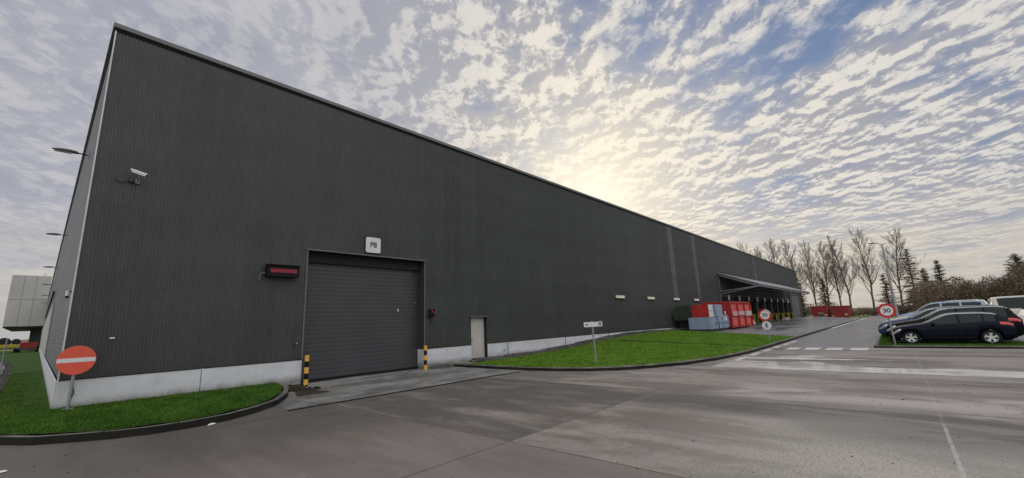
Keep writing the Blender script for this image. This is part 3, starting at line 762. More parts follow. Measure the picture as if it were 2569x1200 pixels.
# P8 plate
t = thing('gate_number_sign', (8.37, WY - .03, 4.59), 'square white plate reading P8 above the roller door', 'sign')
def rounded(w, h, r, n=6):
    P = []
    for cx, cy, a0 in ((w / 2 - r, h / 2 - r, 0), (-w / 2 + r, h / 2 - r, 90), (-w / 2 + r, -h / 2 + r, 180), (w / 2 - r, -h / 2 + r, 270)):
        for i in range(n + 1): a = R(a0 + 90 * i / n); P.append((cx + r * math.cos(a), cy + r * math.sin(a)))
    return P
f = MB(); f.prism([(8.37 + u, 4.90 + v) for u, v in rounded(.62, .60, .07)], 'y', WY - .1, WY - .06); part('plate', f, M['white'], t)
f = MB(); f.prism([(8.37 + u, 4.90 + v) for u, v in rounded(.66, .64, .08)], 'y', WY - .058, WY - .03); part('backing', f, M['black'], t)
f = xf(text_mb('P8', .29), lambda a, c, d: (8.37 + a, WY - .103 - d, 4.90 + c)); part('lettering', f, M['ink'], t)
# led display
t = thing('display_board', (5.06, WY - .03, 3.45), 'long black box with a dark red lit display left of the roller door', 'display')
f = MB(); f.bbox(4.62, 5.60, WY - .28, WY - .08, 3.46, 3.83, .015); f.box(4.60, 5.62, WY - .34, WY - .08, 3.832, 3.85); part('case', f, M['black'], t)
f = MB(); f.box(4.72, 5.52, WY - .287, WY - .281, 3.60, 3.72); part('screen', f, M['red_glow'], t)
f = MB(); f.bar((4.75, WY - .03, 3.6), (4.75, WY - .1, 3.6), .06, .2); f.bar((5.45, WY - .03, 3.6), (5.45, WY - .1, 3.6), .06, .2); f.path([(4.62, WY - .1, 3.6), (4.5, WY - .05, 3.55), (4.48, WY - .04, 3.35)], .012, 6); part('bracket', f, M['galv'], t)
# traffic light
t = thing('signal_light', (11.12, WY - .03, 2.05), 'small black two-lamp signal with red light lit beside the roller door', 'traffic light')
f = MB(); f.bbox(11.02, 11.20, WY - .2, WY - .05, 2.06, 2.42, .03); part('housing', f, M['black'], t)
for zc, mm in ((2.33, 'red_lamp'), (2.15, 'lens')):
    f = MB(); f.tube((11.11, WY - .2, zc), (11.11, WY - .215, zc), .048, .042, 18); lo = part('signal_lens', f, M[mm], t)
    f = MB(); P = []
    for i in range(13):
        a = R(-10 + 200 * i / 12); P.append((11.11 + .075 * math.cos(a), zc + .075 * math.sin(a)))
    f.grid([[(u, yy, v) for u, v in P] for yy in (WY - .2, WY - .29)]); part('visor', f, M['black'], lo)
f = MB(); f.path([(11.11, WY - .06, 2.06), (11.2, WY - .05, 1.95), (11.17, WY - .05, 1.82), (11.08, WY - .05, 1.8)], .008, 6); part('cable', f, M['black'], t)
# CCTV camera on the front
t = thing('security_camera', (1.36, WY - .03, 5.85), 'white tubular security camera on a bracket high on the front wall', 'camera')
c0 = Vector((1.18, WY - .26, 6.10)); c1 = Vector((1.44, WY - .42, 5.99))
f = MB(); f.bar(c0, c1, .085, .075); part('camera_body', f, M['white'], t)
dd = (c1 - c0).normalized()
f = MB(); f.bar(c0 - dd * .03 + Vector((0, 0, .044)), c1 + dd * .05 + Vector((0, 0, .044)), .105, .01); f.bar(c0 - dd * .03 + Vector((-.025, -.045, .025)), c1 + dd * .03 + Vector((-.025, -.045, .025)), .008, .05); part('sunshield', f, M['white'], t)
f = MB(); f.bar(c1 + dd * .001, c1 + dd * .012, .06, .05); part('lens', f, M['black'], t)
f = MB(); f.tube((1.31, WY - .34, 6.01), (1.31, WY - .30, 5.92), .02); f.tube((1.31, WY - .30, 5.92), (1.31, WY - .04, 5.89), .018); f.bbox(1.26, 1.36, WY - .07, WY - .025, 5.83, 5.95, .008); part('bracket', f, M['galv'], t)
f = MB(); f.bbox(1.14, 1.24, WY - .12, WY - .025, 5.84, 5.96, .01); f.path([(1.14, WY - .06, 5.88), (.98, WY - .05, 5.80), (.9, WY - .05, 5.84), (.88, WY - .04, 5.93)], .012, 6); part('junction_box', f, M['dark_steel'], t)
# CCTV on the corner
t = thing('dome_camera', (WX - .03, 15.2, 2.7), 'small grey camera low on the narrow side wall by the corner', 'camera')
f = MB(); f.tube((WX - .09, 15.2, 2.80), (WX - .09, 15.2, 2.93), .038, .032, 16); part('housing', f, M['white'], t)
f = MB(); f.tube((WX - .09, 15.2, 2.74), (WX - .09, 15.2, 2.799), .024, .036, 16); f.bar((WX - .01, 15.2, 2.9), (WX - .08, 15.2, 2.9), .02, .03); part('dome', f, M['black'], t)
# little marks on the front wall
f = MB(); f.bbox(1.21, 1.31, WY - .05, WY - .022, 1.71, 1.745, .004); solo('warning_plate', f, M['lamp_cover'], (1.26, WY - .03, 1.71), 'tiny cream plate on the ribbed wall above the no entry sign', 'plate')
t = thing('key_switch', (5.7, WY - .03, 1.2), 'small key switch on the ribbed wall left of the roller door', 'switch')
f = MB(); f.bbox(5.66, 5.74, WY - .08, WY - .022, 1.25, 1.37, .008); part('switch_box', f, M['dark_steel'], t)
f = MB(); f.tube((5.72, WY - .08, 1.33), (5.72, WY - .1, 1.33), .018); part('switch_knob', f, M['white'], t)
f = MB(); f.bbox(11.93, 12.05, WY - .1, WY - .072, .70, .76, .004); solo('plinth_plate', f, M['white'], (12, WY - .07, .7), 'tiny white plate on the concrete base right of the striped post', 'plate')
f = MB(); f.tube((15.6, WY - .07, .42), (15.6, WY - .14, .42), .025, n=8); f.tube((15.6, WY - .13, .42), (15.55, WY - .15, .36), .018, n=8); f.bar((15.56, WY - .12, .47), (15.64, WY - .12, .47), .02, .02)
solo('outdoor_tap', f, M['galv'], (15.6, WY - .07, .4), 'small metal tap on the concrete base right of the grey door', 'tap')
# luminaires on the side wall
def lum(y, k):
    t = thing('wall_luminaire', (WX, y, 8.15), ['grey streetlight head on a wall arm, nearest and largest on the side wall', 'grey streetlight head on a wall arm, second from the corner', 'grey streetlight head on a wall arm just above the pale block',
        'grey streetlight head, highest of the three seen against the pale block', 'grey streetlight head, middle of the three seen against the pale block', 'grey streetlight head, lowest and farthest against the pale block'][k], 'wall light', 'streetlight heads along the side wall')
    f = MB(); f.tube((WX - .02, y, 8.16), (WX - .28, y, 8.17), .022, n=8); f.tube((WX - .27, y, 8.17), (WX - .3, y, 8.17), .04, n=8); part('arm', f, M['black'], t)
    f = MB(); f.bbox(WX - .03, WX - .005, y - .06, y + .06, 8.05, 8.27, .004); part('wall_plate', f, M['galv'], t)
    P = []
    for i in range(11):
        u = i / 10; xx = WX - .29 - .62 * u; w = .125 * math.sin(math.pi * min(1, .22 + u * .62)) ** .7 * (1 if u < .99 else .5); h = .085 * math.sin(math.pi * (.25 + .7 * u))
        P.append([(xx, y + w * math.cos(R(a)), 8.165 + .01 * u + (h if math.sin(R(a)) > 0 else h * .35) * math.sin(R(a))) for a in range(0, 360, 30)])
    f = MB(); f.grid(P, closed=True); f.add(P[0], [tuple(range(12))]); f.add(P[-1], [tuple(range(12))]); part('lamp_head', f, M['fascia'], t, True)
    f = MB(); f.bbox(WX - .85, WX - .42, y - .08, y + .08, 8.12, 8.138, .004); part('lamp_glass', f, M['dirty_white'], t)
for k in range(6): lum(20.5 + 17.2 * k, k)

# ------------------------------------------------------------------ far pale block and trucks on the left
bx = thing('office_block', (-2.2, 125.2, 0), 'pale panelled block raised on a dark pier behind the side wall', 'building')
f = MB(); f.box(-4.75, WX, 125.2, 168, 4.82, 14.6); part('panel_wall', f, M['pale_panel'], bx)
f = MB()
for zz in (9.9,): f.box(-4.76, WX, 125.17, 125.19, zz, zz + .04)
for xx in (-3.1, -1.5): f.box(xx, xx + .03, 125.17, 125.19, 4.85, 14.5)
part('panel_joint', f, M['fascia'], bx)
f = MB(); f.box(-4.72, WX, 125.25, 167.9, 4.6, 4.8); part('soffit', f, M['black'], bx)
f = MB(); f.box(-1.3, WX, 140, 166, 0, 4.58); part('pier', f, M['dark_steel'], bx)
f = MB(); f.box(-.75, -.3, 126, 127.5, 14.62, 15.2); part('roof_unit', f, M['white'], bx)
def lorry(x, y, label, body, nm='trailer'):
    t = thing(nm, (x, y, 0), label, 'trailer', 'trailers parked beyond the grass')
    f = MB(); f.bbox(x - 1.0, x + 1.0, y, y + 5, .8, 1.75, .05); part('load_box', f, body, t)
    f = MB(); f.box(x - .98, x + .98, y - .03, y - .001, .5, .79); part('bumper', f, M['dark_steel'], t)
    for s_ in (-1, 1):
        for dy in (1.2, 2.6):
            f = MB(); f.tube((x + s_ * .85, y + dy, .5), (x + s_ * 1.2, y + dy, .5), .5, n=16); part('wheel', f, M['tyre'], t)
lorry(-.9, 108, 'low trailer with a dull red load beside the pale block', M['bin_dark_red'])
lorry(-8.2, 112, 'dark trailer half cut by the left edge of the photo', M['void'])
t = thing('tank_trailer', (-3.2, 108, 0), 'long trailer with yellow side bars and dark drums beyond the grass', 'trailer')
f = MB(); f.bbox(-5.6, -2.2, 108, 109.2, .95, 1.5, .04); part('side_bar', f, M['dock_yellow'], t)
for xx in (-6.2, -3.7, -2.4):
    f = MB(); f.tube((xx, 109.5, 1.9), (xx, 113, 1.9), .72 if xx < -3 else .5, n=18); part('drum', f, M['void'], t)
f = MB(); f.box(-6.6, -1.8, 108.3, 114, .75, .94); part('chassis', f, M['grey_steel'], t)
for xx in (-5.9, -2.3):
    f = MB(); f.tube((xx - .2, 109, .4), (xx + .2, 109, .4), .4, n=14); part('wheel', f, M['tyre'], t)
f = MB(); f.tube((-1.05, 33, .1), (-1.02, 33, 1.95), .03, n=8); solo('marker_post', f, M['galv'], (-1.05, 33, .1), 'thin pale post at the left edge beside the side road', 'post')

# ------------------------------------------------------------------ signs
def disc(c, r, n, ax, thick, mi=0, mb=None):
    mb = mb or MB(); c = Vector(c); ax = Vector(ax).normalized(); mb.tube(c, c + ax * thick, r, r, n, True, mi); return mb
# no entry, facing the camera
p = Vector((.66, 14.25, 0)); cz = 1.26
nrm = Vector((-.05, -1, 0)).normalized(); rt = Vector((0, 0, 1)).cross(-nrm).normalized() * -1
rt = Vector((1, -.05, 0)).normalized()
t = thing('no_entry_sign', (p.x, p.y, .12), 'round faded orange-red no entry sign on a post at the building corner', 'traffic sign')
f = MB(); f.tube((p.x - .02, p.y + .03, .1), (p.x, p.y + .03, 1.5), .03, n=12); part('post', f, M['galv'], t)
ce = Vector((p.x, p.y, cz)); f = disc(ce, .325, 48, nrm, .012); f = part('sign_face', f, M['sign_orange'], t, False)
f = MB(); q = ce + nrm * .0145; w, h = .315, .047
f.add([q - rt * w - Vector((0, 0, h)), q + rt * w - Vector((0, 0, h)), q + rt * w + Vector((0, 0, h)), q - rt * w + Vector((0, 0, h))], [(0, 1, 2, 3)]); part('white_bar', f, M['white'], t)
f = MB(); f.bbox(p.x - .05, p.x + .05, p.y + .005, p.y + .06, 1.1, 1.14, .004); f.bbox(p.x - .05, p.x + .05, p.y + .005, p.y + .06, 1.38, 1.42, .004); f.bar((p.x - .12, p.y, .2), (p.x + .08, p.y, .2), .02, .02); part('clamp', f, M['galv'], t)
def speed_sign(x, y, zbase, cz, label, r=.31, lean=0.0, worn=False, second=False, dx=-1.0, dy=0.0):
    t = thing('speed_limit_sign', (x, y, zbase), label, 'traffic sign')
    nrm = Vector((dx, dy, 0)).normalized(); rt = nrm.cross(Vector((0, 0, 1))).normalized() * -1
    f = MB(); f.tube((x + .03, y - lean, zbase - .05), (x + .03, y, cz + .2), .03, n=12); part('post', f, M['galv'], t)
    ce = Vector((x, y, cz)); f = disc(ce, r, 48, nrm, .012); part('sign_face', f, M['sign_red'], t)
    f = disc(ce + nrm * .0125, r * .70, 48, nrm, .003); part('white_centre', f, M['white'], t)
    if worn:
        f = MB(); P = []
        for i in range(9): a = R(92 - 78 * i / 8); P.append((r * .97 * math.cos(a), r * .97 * math.sin(a)))
        for i in range(9): a = R(14 + 78 * i / 8); P.append((r * .66 * math.cos(a), r * .66 * math.sin(a)))
        f.add([ce + nrm * .0165 + rt * u + Vector((0, 0, v)) for u, v in P], [tuple(range(len(P)))]); part('worn_patch', f, M['dirty_white'], t)
    f = xf(text_mb('30', r * .82, .002), lambda a, c, d: ce + nrm * (.019 + d) + rt * a * 1.08 + Vector((0, 0, c))); part('lettering', f, M['ink'], t)
    if second:
        c2 = Vector((x, y - .01, cz - r - .25)); f = disc(c2, .235, 40, nrm, .012); f = part('lower_plate', f, M['white'], t)
        g = MB(); o = nrm * .016
        def Q(u, v): return c2 + o + rt * u + Vector((0, 0, v))
        def limb(u0, v0, u1, v1, w):
            g.bar(Q(u0, v0), Q(u1, v1), w, .004, nrm)
        g.tube(Q(.0, .135), Q(.0, .135) + nrm * .004, .03, n=14); limb(0, .1, 0, -.03, .06); limb(-.005, -.02, -.05, -.15, .03); limb(.005, -.02, .05, -.15, .03)
        limb(0, .08, -.08, .0, .022); limb(0, .08, .07, -.01, .022); part('walker_symbol', g, M['ink'], f)
    return t
speed_sign(25.5, .40, .09, 1.60, 'round red and white 30 sign at the nose of the nearest parked car', r=.315, lean=.06)
speed_sign(27.5, 5.64, .12, 1.60, 'worn round 30 sign above a white walker plate on the lawn edge', r=.33, lean=.05, worn=True, second=True)
# direction sign on the lawn
t = thing('direction_sign', (13.8, 8.45, .13), 'low white direction sign with a left arrow and P4 standing on the lawn', 'sign')
f = MB(); f.tube((13.78, 8.45, .05), (13.72, 8.47, 1.66), .032, n=12); part('post', f, M['galv'], t)
f = MB(); f.prism([(13.72 + u, 1.545 + v) for u, v in rounded(1.24, .175, .03)], 'y', 8.405, 8.435); part('board', f, M['white'], t)
f = xf(text_mb('P4', .18), lambda a, c, d: (14.16 + a, 8.402 - d, 1.54 + c)); part('lettering', f, M['ink'], t)
f = MB(); f.prism([(13.17, 1.545), (13.24, 1.50), (13.24, 1.53), (13.32, 1.53), (13.32, 1.56), (13.24, 1.56), (13.24, 1.59)], 'y', 8.398, 8.404); part('arrow', f, M['ink'], t)
f = MB(); f.bbox(14.1, 14.35, 8.40, 8.44, 1.634, 1.66, .004); f.bbox(13.68, 13.76, 8.436, 8.5, 1.5, 1.53, .004); part('bracket', f, M['galv'], t)
# striped bollards
def bollard(x, y, h, label):
    t = thing('bollard', (x, y, 0), label, 'bollard', 'black and yellow posts beside the roller door')
    n = 5; f = MB(); g = MB()
    for i in range(n):
        z0 = h * i / n; z1 = h * (i + 1) / n
        (f if i % 2 == 0 else g).tube((x, y, z0), (x, y, z1), .068 if i % 2 == 0 else .064, n=20)
    part('yellow_band', f, M['yellow'], t, label='yellow band of the post'); part('black_band', g, M['black'], t, label='black band of the post')
bollard(5.97, 14.5, .94, 'black and yellow striped post at the left foot of the roller door')
bollard(10.66, 14.5, .95, 'black and yellow striped post at the right foot of the roller door')
# dock guards
for k in range(8):
    x = 56.3 + 4.5 * k; f = MB(); z = zg(x, 13.8) + .03; y0 = 14.0
    f.path([(x, y0 - .25, z), (x, y0 - .25, z + .95), (x, y0 + .25, z + .95), (x, y0 + .25, z)], .065, 8); f.path([(x + .75, y0 - .25, z), (x + .75, y0 - .25, z + .95), (x, y0 - .25, z + .95)], .05, 8)
    solo('dock_guard', f, M['dock_yellow'], (x, y0, z), 'yellow tubular guard rail beside a loading dock', 'guard rail', 'yellow guard rails at the loading docks')
for k, (x, y) in enumerate(((52.6, 12.9), (54.8, 12.7), (75.3, 12.9), (78.2, 13.1))):
    z = zg(x, y) + .03; f = MB(); f.prism([(y - .35, z), (y + .35, z), (y + .22, z + .4), (y - .22, z + .4)], 'x', x - .3, x + .3)
    solo('concrete_block', f, M['dirty_white'], (x, y, z), ['pale wedge block on the yard just past the red container, nearer one', 'pale wedge block on the yard just past the red container, farther one', 'pale wedge block in front of the middle loading docks', 'pale wedge block near the far loading docks'][k], 'block', 'pale blocks before the docks')

# ------------------------------------------------------------------ containers
def skip_container(x0, x1, y0, y1, z, h, nm, label, pale=True, text=True):
    t = thing(nm, ((x0 + x1) / 2, (y0 + y1) / 2, z), label, 'container')
    f = MB(); f.box(x0 + .05, x1 - .05, y0 + .09, y1 - .09, z + .22, z + h - .02); 
    f.bbox(x0, x1, y0, y0 + .12, z + h - .14, z + h, .01); f.bbox(x0, x1, y1 - .12, y1, z + h - .14, z + h, .01); f.bbox(x0, x0 + .1, y0 + .121, y1 - .121, z + h - .14, z + h, .01)
    f.bbox(x0, x1, y0 + .02, y0 + .1, z + .14, z + .30, .01)
    part('hull', f, M['bin_red'], t)
    n = 4; g = MB()
    for i in range(n):
        xx = x0 + (x1 - x0 - .12) * i / (n - 1); g.bbox(xx, xx + .12, y0 - .07, y0 + .088, z + .1, z + h - .145, .01)
    part('rib', g, M['bin_red'], t)
    pl = None
    for i in range(n - 1):
        a = x0 + (x1 - x0 - .12) * i / (n - 1) + .13; c = x0 + (x1 - x0 - .12) * (i + 1) / (n - 1) - .01
        g = MB(); g.add([(a, y0 + .082, z + .32), (c, y0 + .082, z + .32), (c, y0 + .082, z + h - .35), (a, y0 + .082, z + h - .35)], [(0, 1, 2, 3)])
        g.add([(a + .05, y0 + .082, z + h - .35), (c - .05, y0 + .082, z + h - .35), (c - .05, y0 + .01, z + h - .2), (a + .05, y0 + .01, z + h - .2)], [(0, 1, 2, 3)])
        pl = part('side_panel', g, M['bin_red_pale'], t)
    g = MB()
    for xx in (x0 + .3, x1 - .6):
        g.tube((xx, y0 + .25, z + .1), (xx, y0 + .45, z + .1), .1, n=12); g.tube((xx, y1 - .45, z + .1), (xx, y1 - .25, z + .1), .1, n=12)
    part('roller', g, M['dark_steel'], t)
    g = MB(); g.bbox(x0 - .03, x0 - .002, y0 + .3, y1 - .3, z + .5, z + .58, .004); g.bbox(x0 - .03, x0 - .002, y0 + .3, y1 - .3, z + 1.5, z + 1.58, .004); part('end_rail', g, M['bin_red'], t)
    if text:
        g = MB(); g.box(x0 + .14, x1 - 2.35, y0 - .084, y0 - .074, z + 1.14, z + 1.56); part('text_band', g, M['bin_red'], t)
        for tx, du in (('OUD', -1.42), ('PAPIER', .78)):
            f = xf(text_mb(tx, .50), lambda a, c, d: (x0 + .14 + (x1 - x0 - 2.5) / 2 + du + a * 1.3, y0 - .087 - d, z + 1.35 + c)); part('lettering', f, M['white'], t)
        g = MB(); g.box(x1 - 2.28, x1 - .16, y0 - .084, y0 - .074, z + 1.12, z + 1.57); part('white_panel', g, M['dirty_white'], t)
    return t
zc = zg(43, 11) + .03
skip_container(40.9, 47.9, 11.0, 13.45, zc, 2.45, 'waste_container', 'large ribbed red container with white lettering beside the grey press')
# press in front of it: blue-grey hopper, red panel
zc2 = zg(37, 12) + .05
t = thing('waste_compactor', (36.4, 12, zc2), 'blue-grey waste press with a red side panel at the edge of the lawn', 'compactor')
f = MB(); f.bbox(35.3, 38.3, 11.05, 12.75, zc2 + .12, zc2 + 1.05, .02); f.bbox(38.32, 40.0, 11.05, 12.7, zc2 + .12, zc2 + 1.18, .02); part('ram_box', f, M['comp_grey'], t)
f = MB(); f.bbox(36.35, 38.9, 11.1, 12.4, zc2 + 1.07, zc2 + 2.05, .02); part('hopper', f, M['comp_grey'], t)
f = MB(); f.bbox(35.35, 35.42, 11.12, 12.45, zc2 + 1.07, zc2 + 2.06, .008); f.bbox(35.42, 36.33, 12.33, 12.45, zc2 + 1.07, zc2 + 2.06, .008); part('red_panel', f, M['bin_red'], t)
f = MB(); f.bbox(35.36, 36.3, 11.07, 11.11, zc2 + 1.08, zc2 + 1.52, .006); f.bbox(35.36, 36.3, 11.07, 11.11, zc2 + 1.56, zc2 + 2.04, .006); part('white_panel', f, M['white'], t)
f = MB()
for xx in (35.5, 36.6, 38.36, 39.85): f.bbox(xx, xx + .07, 10.98, 11.05, zc2 + .12, zc2 + 1.04, .006)
f.bar((36.2, 11.0, zc2 + .6), (39.9, 11.0, zc2 + .6), .05, .05)
part('stiffener', f, M['comp_grey'], t)
f = MB(); f.bbox(38.9, 39.5, 11.0, 11.04, zc2 + .7, zc2 + .98, .01); f.tube((39.2, 11.0, zc2 + 1.25), (39.2, 11.0, zc2 + 1.5), .05, n=10); part('valve_block', f, M['white'], t)
f = MB(); f.path([(36.5, 11.03, zc2 + 2.0), (36.65, 10.98, zc2 + 1.2), (36.95, 10.93, zc2 + .6), (37.0, 10.95, zc2 + .1)], .025, 6); part('hose', f, M['black'], t)
f = MB(); f.box(35.4, 40, 11.15, 12.6, zc2 - .02, zc2 + .11); part('skid', f, M['dark_steel'], t)
# dark press container behind it
t = thing('press_container', (38.5, 13.7, zc2), 'dark green press container with rounded top behind the blue-grey press', 'container')
f = MB(); P = [(12.9, zc2 + .9), (12.9, zc2 + 1.75), (13.0, zc2 + 2.0), (14.2, zc2 + 2.02), (14.55, zc2 + 1.7), (14.6, zc2 + 1.2), (14.4, zc2 + .9)]
f.prism(P, 'x', 36.9, 40.7); part('hull', f, M['comp_green'], t)
f = MB(); f.prism([(12.9, zc2 + .1), (12.9, zc2 + .88), (14.35, zc2 + .88), (14.1, zc2 + .1)], 'x', 37.2, 40.6); part('chute', f, M['void'], t)
f = MB()
for xx in (37.4, 38.6, 39.8): f.bbox(xx, xx + .1, 12.86, 14.64, zc2 + 2.03, zc2 + 2.09, .01)
f.bar((36.86, 12.9, zc2 + .9), (36.86, 14.5, zc2 + .9), .06, .08); part('rib', f, M['comp_green'], t)
# two far red skips, green bin
def far_skip(y0, y1, x, z, h, label, tagm):
    t = thing('skip', (x, (y0 + y1) / 2, z), label, 'skip', None)
    f = MB(); f.prism([(y0 + .25, z + .25), (y1 - .25, z + .25), (y1, z + h), (y0, z + h)], 'x', x, x + 5.5); part('hull', f, M['bin_dark_red'], t)
    f = MB(); f.bbox(x - .07, x + 5.57, y0 - .06, y0 + .06, z + h - .14, z + h + .04, .02); f.bbox(x - .07, x + 5.57, y1 - .06, y1 + .06, z + h - .14, z + h + .04, .02); f.bbox(x - .07, x + .05, y0 + .07, y1 - .07, z + h - .14, z + h + .04, .02)
    for k in range(4): yy = y0 + .5 + k * (y1 - y0 - 1.0) / 3; f.bbox(x - .08, x - .001, yy - .05, yy + .05, z + .3, z + h - .15, .01)
    part('rim', f, M['bin_dark_red'], t)
    f = MB(); f.box(x + .1, x + 5.3, y0 + .5, y1 - .5, z, z + .24); part('skid', f, M['black'], t)
    f = MB(); f.box(x - .1, x - .085, *tagm, z + .7, z + 1.0); part('plate', f, M['dirty_white'], t)
far_skip(11.1, 14.2, 113, -.02, 2.72, 'dull red open skip at the end of the yard, left one behind the green bin', (11.5, 11.9))
far_skip(7.65, 10.55, 113, -.02, 2.62, 'dull red open skip at the end of the yard, right one', (8.0, 8.4))
t = thing('wheelie_bin', (108.5, 12.0, 0), 'small green bin with a pale lid before the left red skip', 'bin')
f = MB(); f.prism([(11.68, .15), (12.32, .15), (12.4, 1.2), (11.6, 1.2)], 'x', 108.2, 108.8); part('bin_body', f, M['wheelie'], t)
f = MB(); f.bbox(108.1, 108.9, 11.55, 12.45, 1.21, 1.3, .03); part('lid', f, M['dirty_white'], t)
f = MB(); f.tube((108.8, 11.72, .15), (108.8, 11.78, .15), .15, n=12); f.tube((108.8, 12.22, .15), (108.8, 12.28, .15), .15, n=12); part('wheel', f, M['tyre'], t)

# ------------------------------------------------------------------ litter
def litter(x, y, z, s_, label, nm='paper_scrap'):
    f = MB(); f.add([(x - s_, y - s_ * .5, z), (x + s_, y - s_ * .3, z + .01), (x + s_ * .8, y + s_ * .5, z + .02), (x - s_ * .7, y + s_ * .4, z + .012), (x, y, z + .03)], [(0, 1, 4), (1, 2, 4), (2, 3, 4), (3, 0, 4)])
    solo(nm, f, M['litter'], (x, y, z), label, 'litter')
litter(2.46, 10.2, .005, .07, 'crumpled white scrap lying on the road against the left kerb')
litter(-.14, 9.25, .005, .08, 'white scrap on the road at the left edge of the photo')

# ------------------------------------------------------------------ lamp post
t = thing('lamp_post', (48, .15, 0), 'tall grey lamp post rising behind the row of parked cars', 'street lamp')
f = MB(); f.tube((48, .15, 0), (48, .15, 7.15), .13, .055, 16); f.tube((48, .15, 0), (48, .15, 1.1), .16, .16, 16); part('pole', f, M['galv'], t)
f = MB(); f.tube((48, .1, 7.1), (48, .45, 7.25), .04, .035, 10); f.tube((48, .15, 7.1), (48, -.1, 7.2), .03, n=8); part('arm', f, M['galv'], t)
P = []
for i in range(9):
    u = i / 8; yy = .42 + .62 * u; w = .14 * math.sin(math.pi * (.2 + .65 * u)); P.append([(48 + w * math.cos(R(a)), yy, 7.27 + .05 * u + .055 * math.sin(R(a)) * (1 if math.sin(R(a)) > 0 else .4)) for a in range(0, 360, 30)])
f = MB(); f.grid(P, closed=True); f.add(P[0], [tuple(range(12))]); f.add(P[-1], [tuple(range(12))]); part('lamp_head', f, M['dark_steel'], t, True)

# ------------------------------------------------------------------ cars
def interp(P, x):
    if x <= P[0][0]: return P[0][1]
    for i in range(len(P) - 1):
        (a, c), (d, e) = P[i], P[i + 1]
        if x <= d:
            t = (x - a) / (d - a)
            m0 = 0 if i == 0 else (e - P[i - 1][1]) / (d - P[i - 1][0]) * (d - a)
            m1 = 0 if i + 2 >= len(P) else (P[i + 2][1] - c) / (P[i + 2][0] - a) * (d - a)
            s0 = (e - c)
            if m0 * s0 <= 0: m0 = 0
            if m1 * s0 <= 0: m1 = 0
            m0 = max(-3 * abs(s0), min(3 * abs(s0), m0)); m1 = max(-3 * abs(s0), min(3 * abs(s0), m1))
            h = t * t
            return (2 * h * t - 3 * h + 1) * c + (h * t - 2 * h + t) * m0 + (-2 * h * t + 3 * h) * e + (h * t - h) * m1
    return P[-1][1]
TYPES = {
 'hatch': dict(L=4.02, W=.88, H=1.43, top=[(0, .58), (.06, .70), (.35, .82), (1.0, .93), (1.25, .97), (1.6, 1.16), (2.0, 1.36), (2.35, 1.42), (3.0, 1.42), (3.45, 1.37), (3.6, 1.32), (3.8, 1.14), (3.96, .98), (4.02, .92)],
               belt=[(0, .52), (.35, .72), (1.2, .88), (2.4, .92), (3.4, .99), (3.8, .97), (4.02, .86)], wh=(.72, 3.26), ws=(1.22, 2.12), rw=(3.52, 3.86), win=[(1.42, 2.35), (2.43, 3.12), (3.18, 3.5)], rails=False),
 'estate': dict(L=4.62, W=.91, H=1.60, top=[(0, .62), (.06, .74), (.35, .88), (1.1, 1.02), (1.35, 1.07), (1.75, 1.30), (2.15, 1.52), (2.6, 1.59), (3.6, 1.60), (4.15, 1.56), (4.3, 1.48), (4.45, 1.25), (4.56, 1.06), (4.62, .98)],
               belt=[(0, .56), (.35, .78), (1.3, .96), (2.6, 1.0), (3.9, 1.04), (4.4, 1.02), (4.62, .92)], wh=(.86, 3.62), ws=(1.32, 2.25), rw=(4.22, 4.44), win=[(1.55, 2.62), (2.7, 3.5), (3.58, 4.2)], rails=True),
 'saloon': dict(L=4.45, W=.90, H=1.47, top=[(0, .60), (.06, .72), (.35, .85), (1.1, .97), (1.3, 1.0), (1.75, 1.24), (2.15, 1.42), (2.6, 1.47), (3.4, 1.45), (3.9, 1.38), (4.05, 1.3), (4.25, 1.08), (4.38, 1.0), (4.45, .95)],
               belt=[(0, .54), (.35, .75), (1.3, .90), (2.6, .94), (3.8, 1.0), (4.2, .98), (4.45, .9)], wh=(.82, 3.5), ws=(1.28, 2.25), rw=(3.95, 4.26), win=[(1.5, 2.6), (2.68, 3.4), (3.46, 3.9)], rails=False),
 'mpv': dict(L=4.5, W=.92, H=1.78, top=[(0, .70), (.06, .85), (.3, 1.0), (.8, 1.12), (1.0, 1.16), (1.4, 1.46), (1.8, 1.70), (2.2, 1.77), (3.6, 1.78), (4.15, 1.75), (4.3, 1.68), (4.42, 1.35), (4.47, 1.15), (4.5, 1.05)],
               belt=[(0, .62), (.3, .88), (1.0, 1.04), (2.4, 1.1), (4.0, 1.12), (4.4, 1.1), (4.5, 1.0)], wh=(.8, 3.55), ws=(.98, 1.9), rw=(4.24, 4.42), win=[(1.22, 2.3), (2.4, 3.2), (3.3, 4.15)], rails=True),
 'van': dict(L=5.1, W=.97, H=1.93, top=[(0, .75), (.06, .95), (.3, 1.12), (.8, 1.24), (1.0, 1.30), (1.4, 1.62), (1.8, 1.86), (2.2, 1.92), (3.8, 1.93), (4.8, 1.91), (5.0, 1.86), (5.05, 1.6), (5.08, 1.4), (5.1, 1.2)],
               belt=[(0, .68), (.3, .95), (1.0, 1.12), (2.4, 1.18), (4.4, 1.2), (5.0, 1.2), (5.1, 1.15)], wh=(.9, 3.95), ws=(1.0, 1.95), rw=(5.0, 5.06), win=[(1.25, 2.4), (2.5, 3.6), (3.7, 4.8)], rails=False),
}
